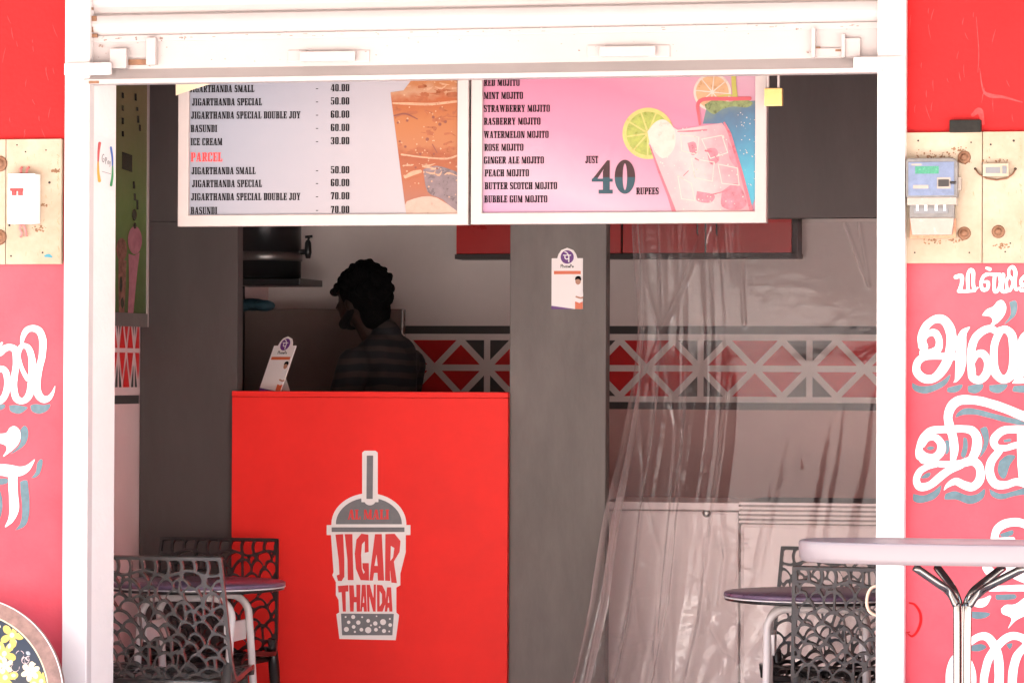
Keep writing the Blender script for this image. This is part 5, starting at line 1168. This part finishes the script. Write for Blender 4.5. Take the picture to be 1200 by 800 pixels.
# blue bag and brown panel
pn = MB(); a, b = P(284,362,3.55), P(472,362,3.55); pn.box(a.x,b.x,3.55,3.60,.0,a.z)
m_br = mat('brown glossy panel', (.15,.11,.098), .12, var=.12, scale=3)
tag(pn.build('glossy_panel', m_br, bevel=.004), 'dark brown glossy upright panel behind the man', 'panel')
mb = MB(); mb.ball(P(296,357,3.47)+Vector((0,.0,0)), (.075,.05,.026)); mb.ball(P(309,358,3.45), (.05,.04,.024)); mb.ball(P(284,359,3.45), (.04,.04,.022))
bag = mb.build('cloth', mat('blue cloth', (.02,.065,.09), .7, var=.3, scale=30, bump=.4, bscale=40))
bag.location = (0,0,0); tag(bag, 'crumpled blue cloth under the black dispenser tray', 'cloth')
sh_ = MB(); sh_.box(PX(262,3.45), PX(283.4,3.55)-.004, 3.38, 3.6, PZ(368,3.47)-.02, PZ(366.4,3.47)); 
tag(sh_.build('shelf', M['tank']), 'small dark shelf under the blue cloth', 'shelf')

# ------------------------------------------------------------------ small hanging things
pl_ = thing('padlock', P(906,113,.40), 'brass padlock hanging from the shutter beside the pink menu board', 'padlock')
mb = MB(); pbox(mb, 895.5, 103.5, 916.5, 124, .39, .415); mb.build('body', mat('brass', (.68,.46,.16), .35, metal=.35, var=.1, scale=30), pl_, bevel=.003)
mb = MB(); mb.tube([P(900,104,.402), P(900,60,.402), P(903,40,.402), P(909,40,.402), P(912.5,60,.402), P(912.5,104,.402)], .0042, 10); mb.build('shackle', M['alu'], pl_)
mb = MB(); mb.tube([Vector((P(906,41,.402).x,.402,P(906,41,.402).z+.004)), Vector((P(906,41,.402).x,.402,CEIL-.002))], .004, 8); mb.build('hook', M['steel'], pl_)
mb = MB(); a_, b_, c_ = P(206,60,YM-.012), P(262,60,YM-.012), P(206,112,YM-.012)
mb.add([a_,b_,P(250,97.5,YM-.013),P(228,104.5,YM-.020),c_], [(4,3,2,1,0)]); mb.add([a_+Vector((0,.002,0)),b_+Vector((0,.002,0)),P(250,97.5,YM-.011),P(228,104.5,YM-.018),c_+Vector((0,.002,0))], [(0,1,2,3,4)])
tag(mb.build('paper_flap', mat('cream paper', (.74,.62,.42), .6, var=.08, scale=10)), 'cream paper flap hanging over the top left corner of the left menu board', 'paper')
mb = MB(); mb.tube([Vector(q) for q in smooth_path([tuple(P(x,y,.02)) for x,y in ((1030,686),(1022,688),(1017,696),(1016,708),(1020,717),(1030,722))], 6)], .005, 10)
tag(mb.build('wire_hook', mat('cream wire', (.74,.60,.44), .35)), 'bent cream wire hook sticking out behind the right white post', 'hook')

# ------------------------------------------------------------------ the man behind the counter
def remesh(mb, name, voxel, mats, parent, smooth_it=4):
    me0 = bpy.data.meshes.new('tmp'); me0.from_pydata(mb.v, [], mb.f); ob = bpy.data.objects.new('tmp', me0); C.objects.link(ob)
    r = ob.modifiers.new('r', 'REMESH'); r.mode = 'VOXEL'; r.voxel_size = voxel
    s_ = ob.modifiers.new('s', 'SMOOTH'); s_.factor = .5; s_.iterations = smooth_it
    dg = bpy.context.evaluated_depsgraph_get(); me = bpy.data.meshes.new_from_object(ob.evaluated_get(dg)); bpy.data.objects.remove(ob); bpy.data.meshes.remove(me0)
    me.name = name; me.materials.clear()
    for mm in (mats if isinstance(mats, list) else [mats]): me.materials.append(mm)
    me.polygons.foreach_set('use_smooth', [True]*len(me.polygons)); return link(name, me, parent)
def cap(mb, a, b, ra, rb, n=16):
    a, b = Vector(a), Vector(b); mb.tube([a.lerp(b,t) for t in np.linspace(0,1,7)], [ra+(rb-ra)*t for t in np.linspace(0,1,7)], n); mb.ball(a, ra); mb.ball(b, rb)
YPn = 2.95
pz = .20                                             # the back room's raised floor
plat = MB(); plat.box(XA+.01, XB+.3, YP+.24, YB-.01, .001, pz); tag(plat.build('platform', M['floor']), kind='structure')
px_c = PX(437, YPn); top = PZ(303, YPn, 437); Hh = top - pz
man = thing('person', (px_c, YPn, pz), 'man with bushy dark hair and a striped dark sweater standing behind the red counter', 'person')
hz = top - .045 - .115                               # centre of the skull
hx, hy = px_c - .050, YPn
face_dir = Vector((-1, .50, 0)).normalized()         # he looks to the left, a little away
sd = Vector((-face_dir.y, face_dir.x, 0))            # towards his left... (camera side is -sd)
def H3(f, s_, z): return Vector((hx,hy,hz)) + face_dir*f + sd*s_ + Vector((0,0,z))
ang = math.atan2(face_dir.y, face_dir.x); RZ = Matrix.Rotation(ang, 3, 'Z')
sk = MB()
sk.ball(H3(0,0,.005), (.100,.076,.112), 20, 14, RZ); sk.ball(H3(.035,0,-.045), (.066,.060,.070), 18, 12, RZ); sk.ball(H3(.062,0,-.095), (.034,.036,.028), 14, 10, RZ)
cap(sk, H3(.098,0,.008), H3(.118,0,-.035), .008, .014); sk.ball(H3(.108,.014,-.040), .009); sk.ball(H3(.108,-.014,-.040), .009)
sk.ball(H3(.090,0,.022), (.016,.050,.012), 14, 9, RZ); sk.ball(H3(.092,0,-.066), (.014,.024,.007), 14, 9, RZ); sk.ball(H3(.090,0,-.078), (.013,.022,.007), 14, 9, RZ)
for s_ in (1,-1):
    sk.ball(H3(-.005, s_*.076, -.015), (.024,.010,.034), 12, 9, RZ); sk.ball(H3(.070, s_*.036, -.032), (.022,.020,.022), 12, 9, RZ)
ch_z = hz - .175                                     # base of the neck
tors = Vector((px_c + .030, YPn, 0))
fd_ = Vector((-.93, .36, 0)).normalized(); ls = Vector((-fd_.y, fd_.x, 0))
def T(f, s_, z): return tors + fd_*f + ls*s_ + Vector((0,0,z))
cap(sk, H3(-.02,0,-.07), T(-.01,0,ch_z-.02), .056, .060)
hip = pz + .88; 
cap(sk, T(-.01,0,ch_z-.12), T(0,0,hip+.18), .125, .115); cap(sk, T(-.01,.10,ch_z-.09), T(-.01,-.10,ch_z-.09), .075, .075); cap(sk, T(0,.07,hip), T(0,-.07,hip), .115, .115); cap(sk, T(0,0,hip+.18), T(0,0,hip), .115, .12)
sw = MB(); tr_ = MB()
cap(sw, T(-.01,0,ch_z-.11), T(-.005,0,hip+.22), .142, .138); cap(sw, T(-.015,.115,ch_z-.085), T(-.015,-.115,ch_z-.085), .082, .082); cap(sw, T(0,.05,hip+.06), T(0,-.05,hip+.06), .130, .130); cap(sw, T(0,0,hip+.25), T(0,0,hip+.05), .138, .135)
cap(sw, T(-.035,.06,ch_z-.05), T(-.035,-.06,ch_z-.05), .085, .085); cap(sw, T(-.022,.0,ch_z+.028), T(-.012,0,ch_z-.06), .070, .108)
for s_ in (1,-1):
    shp = T(-.01, s_*.185, ch_z-.085); elb = T(.07, s_*.235, ch_z-.37); wr_ = T(.30, s_*.15, ch_z-.43)
    cap(sk, shp, elb, .052, .040); cap(sk, elb, wr_, .040, .027)
    cap(sw, shp, elb, .068, .054); cap(sw, elb, elb.lerp(wr_,.93), .054, .036)
    d = (wr_-elb).normalized(); pal = wr_ + d*.045
    sk.ball(pal, (.048,.040,.018), 14, 9, Matrix.Rotation(math.atan2(d.y,d.x),3,'Z'))
    lat = Vector((-d.y,d.x,0)).normalized()
    for k_, (o_f, ln) in enumerate(((-.030,.030),(-.011,.036),(.009,.034),(.028,.026))):
        a_ = pal + d*.036 + lat*o_f; b_ = a_ + d*ln + Vector((0,0,-.006)); c_ = b_ + d*ln*.6 + Vector((0,0,-.022)); e_ = c_ + d*.006 + Vector((0,0,-.018))
        cap(sk, a_, b_, .0092, .0085, 8); cap(sk, b_, c_, .0085, .0078, 8); cap(sk, c_, e_, .0078, .007, 8)
    th0 = pal - d*.02 - lat*s_*.034; th1 = th0 + d*.032 - lat*s_*.022 + Vector((0,0,-.008)); th2 = th1 + d*.028 + Vector((0,0,-.012))
    cap(sk, th0, th1, .013, .011, 8); cap(sk, th1, th2, .011, .009, 8)
    hp = T(0, s_*.085, hip-.02); kn = T(.02, s_*.10, pz+.47); an = T(-.01, s_*.11, pz+.085)
    cap(sk, hp, kn, .088, .056); cap(sk, kn, an, .054, .036); cap(sk, an+Vector((0,0,-.045))-fd_*.03, an+Vector((0,0,-.055))+fd_*.14, .036, .028)
    cap(tr_, hp, kn, .100, .070); cap(tr_, kn, an+Vector((0,0,.02)), .068, .056)
cap(tr_, T(0,.06,hip), T(0,-.06,hip), .126, .126)
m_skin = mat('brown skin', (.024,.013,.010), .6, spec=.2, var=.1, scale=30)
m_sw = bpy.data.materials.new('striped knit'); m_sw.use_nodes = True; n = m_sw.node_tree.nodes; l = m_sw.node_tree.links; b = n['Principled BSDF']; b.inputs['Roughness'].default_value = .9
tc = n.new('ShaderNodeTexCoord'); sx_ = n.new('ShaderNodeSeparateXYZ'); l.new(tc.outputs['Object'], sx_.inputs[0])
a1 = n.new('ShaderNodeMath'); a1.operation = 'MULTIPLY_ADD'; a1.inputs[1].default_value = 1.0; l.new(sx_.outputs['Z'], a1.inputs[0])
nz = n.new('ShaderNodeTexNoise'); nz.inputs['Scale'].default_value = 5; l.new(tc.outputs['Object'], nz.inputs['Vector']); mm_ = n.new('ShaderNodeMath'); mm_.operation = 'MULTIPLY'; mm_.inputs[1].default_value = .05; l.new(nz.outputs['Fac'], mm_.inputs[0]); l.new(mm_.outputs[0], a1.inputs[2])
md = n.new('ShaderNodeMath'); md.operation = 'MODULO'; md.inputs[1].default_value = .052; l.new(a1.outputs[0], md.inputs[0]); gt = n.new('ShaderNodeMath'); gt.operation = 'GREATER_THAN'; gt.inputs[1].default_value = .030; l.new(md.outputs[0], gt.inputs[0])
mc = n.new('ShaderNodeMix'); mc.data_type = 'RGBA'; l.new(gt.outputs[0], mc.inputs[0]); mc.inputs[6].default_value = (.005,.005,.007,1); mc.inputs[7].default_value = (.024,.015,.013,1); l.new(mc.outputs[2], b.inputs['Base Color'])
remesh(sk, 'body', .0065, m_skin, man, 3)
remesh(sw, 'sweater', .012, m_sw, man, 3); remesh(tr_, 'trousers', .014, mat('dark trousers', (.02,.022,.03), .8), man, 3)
hr = MB(); rh = random.Random(4)
hr.ball(H3(-.024,0,.033), (.112,.095,.104), 20, 14, RZ); hr.ball(H3(-.075,0,-.045), (.054,.074,.085), 16, 10, RZ)
for k in range(260):
    a = rh.uniform(-math.pi, math.pi); e = rh.uniform(-.35, 1.5); f = math.cos(a)*math.cos(e); s_ = math.sin(a)*math.cos(e); z_ = math.sin(e)
    if f > .35 and z_ < .42: continue
    if f > .0 and z_ < .05: continue
    c_ = H3(-.024+f*.110, s_*.093, .033+z_*.104); rr2 = rh.uniform(.008,.022)
    hr.ball(c_, (rr2*1.3,rr2,rr2*.8), 8, 6, Matrix.Rotation(rh.uniform(0,3),3,'Y') @ Matrix.Rotation(rh.uniform(0,3),3,'Z'))
for k in range(16):
    q = rh.uniform(0,1); c_ = H3(.085+.036*q+rh.uniform(-.01,.01), rh.uniform(-.04,.03), .075-.055*q+rh.uniform(-.012,.012)); hr.ball(c_, (rh.uniform(.014,.022),.016,rh.uniform(.012,.02)), 8, 6)
remesh(hr, 'hair', .005, mat('black hair', (.004,.0038,.0038), .95, spec=.05, bump=.8, bscale=160), man, 2)
bd = MB(); bd.ball(H3(.052,0,-.094), (.040,.042,.030), 14, 10, RZ); [cap(bd, H3(-.008,q_*.062,-.045), H3(.055,q_*.040,-.100), .016, .022) for q_ in (1,-1)]; [cap(bd, H3(.0,q_*.062,-.02), H3(.005,q_*.060,.03), .012, .012) for q_ in (1,-1)]; bd.ball(H3(.098,0,-.058), (.010,.026,.006), 12, 8, RZ)
remesh(bd, 'beard', .007, mat('beard hair', (.007,.006,.006), .9, spec=.1, bump=.5, bscale=150), man, 2)
for s_ in (1,-1):
    mb = MB(); mb.ball(H3(.079, s_*.032, -.002), .0125, 12, 9); mb.build('eye', mat('eye', (.5,.47,.44), .2), man)
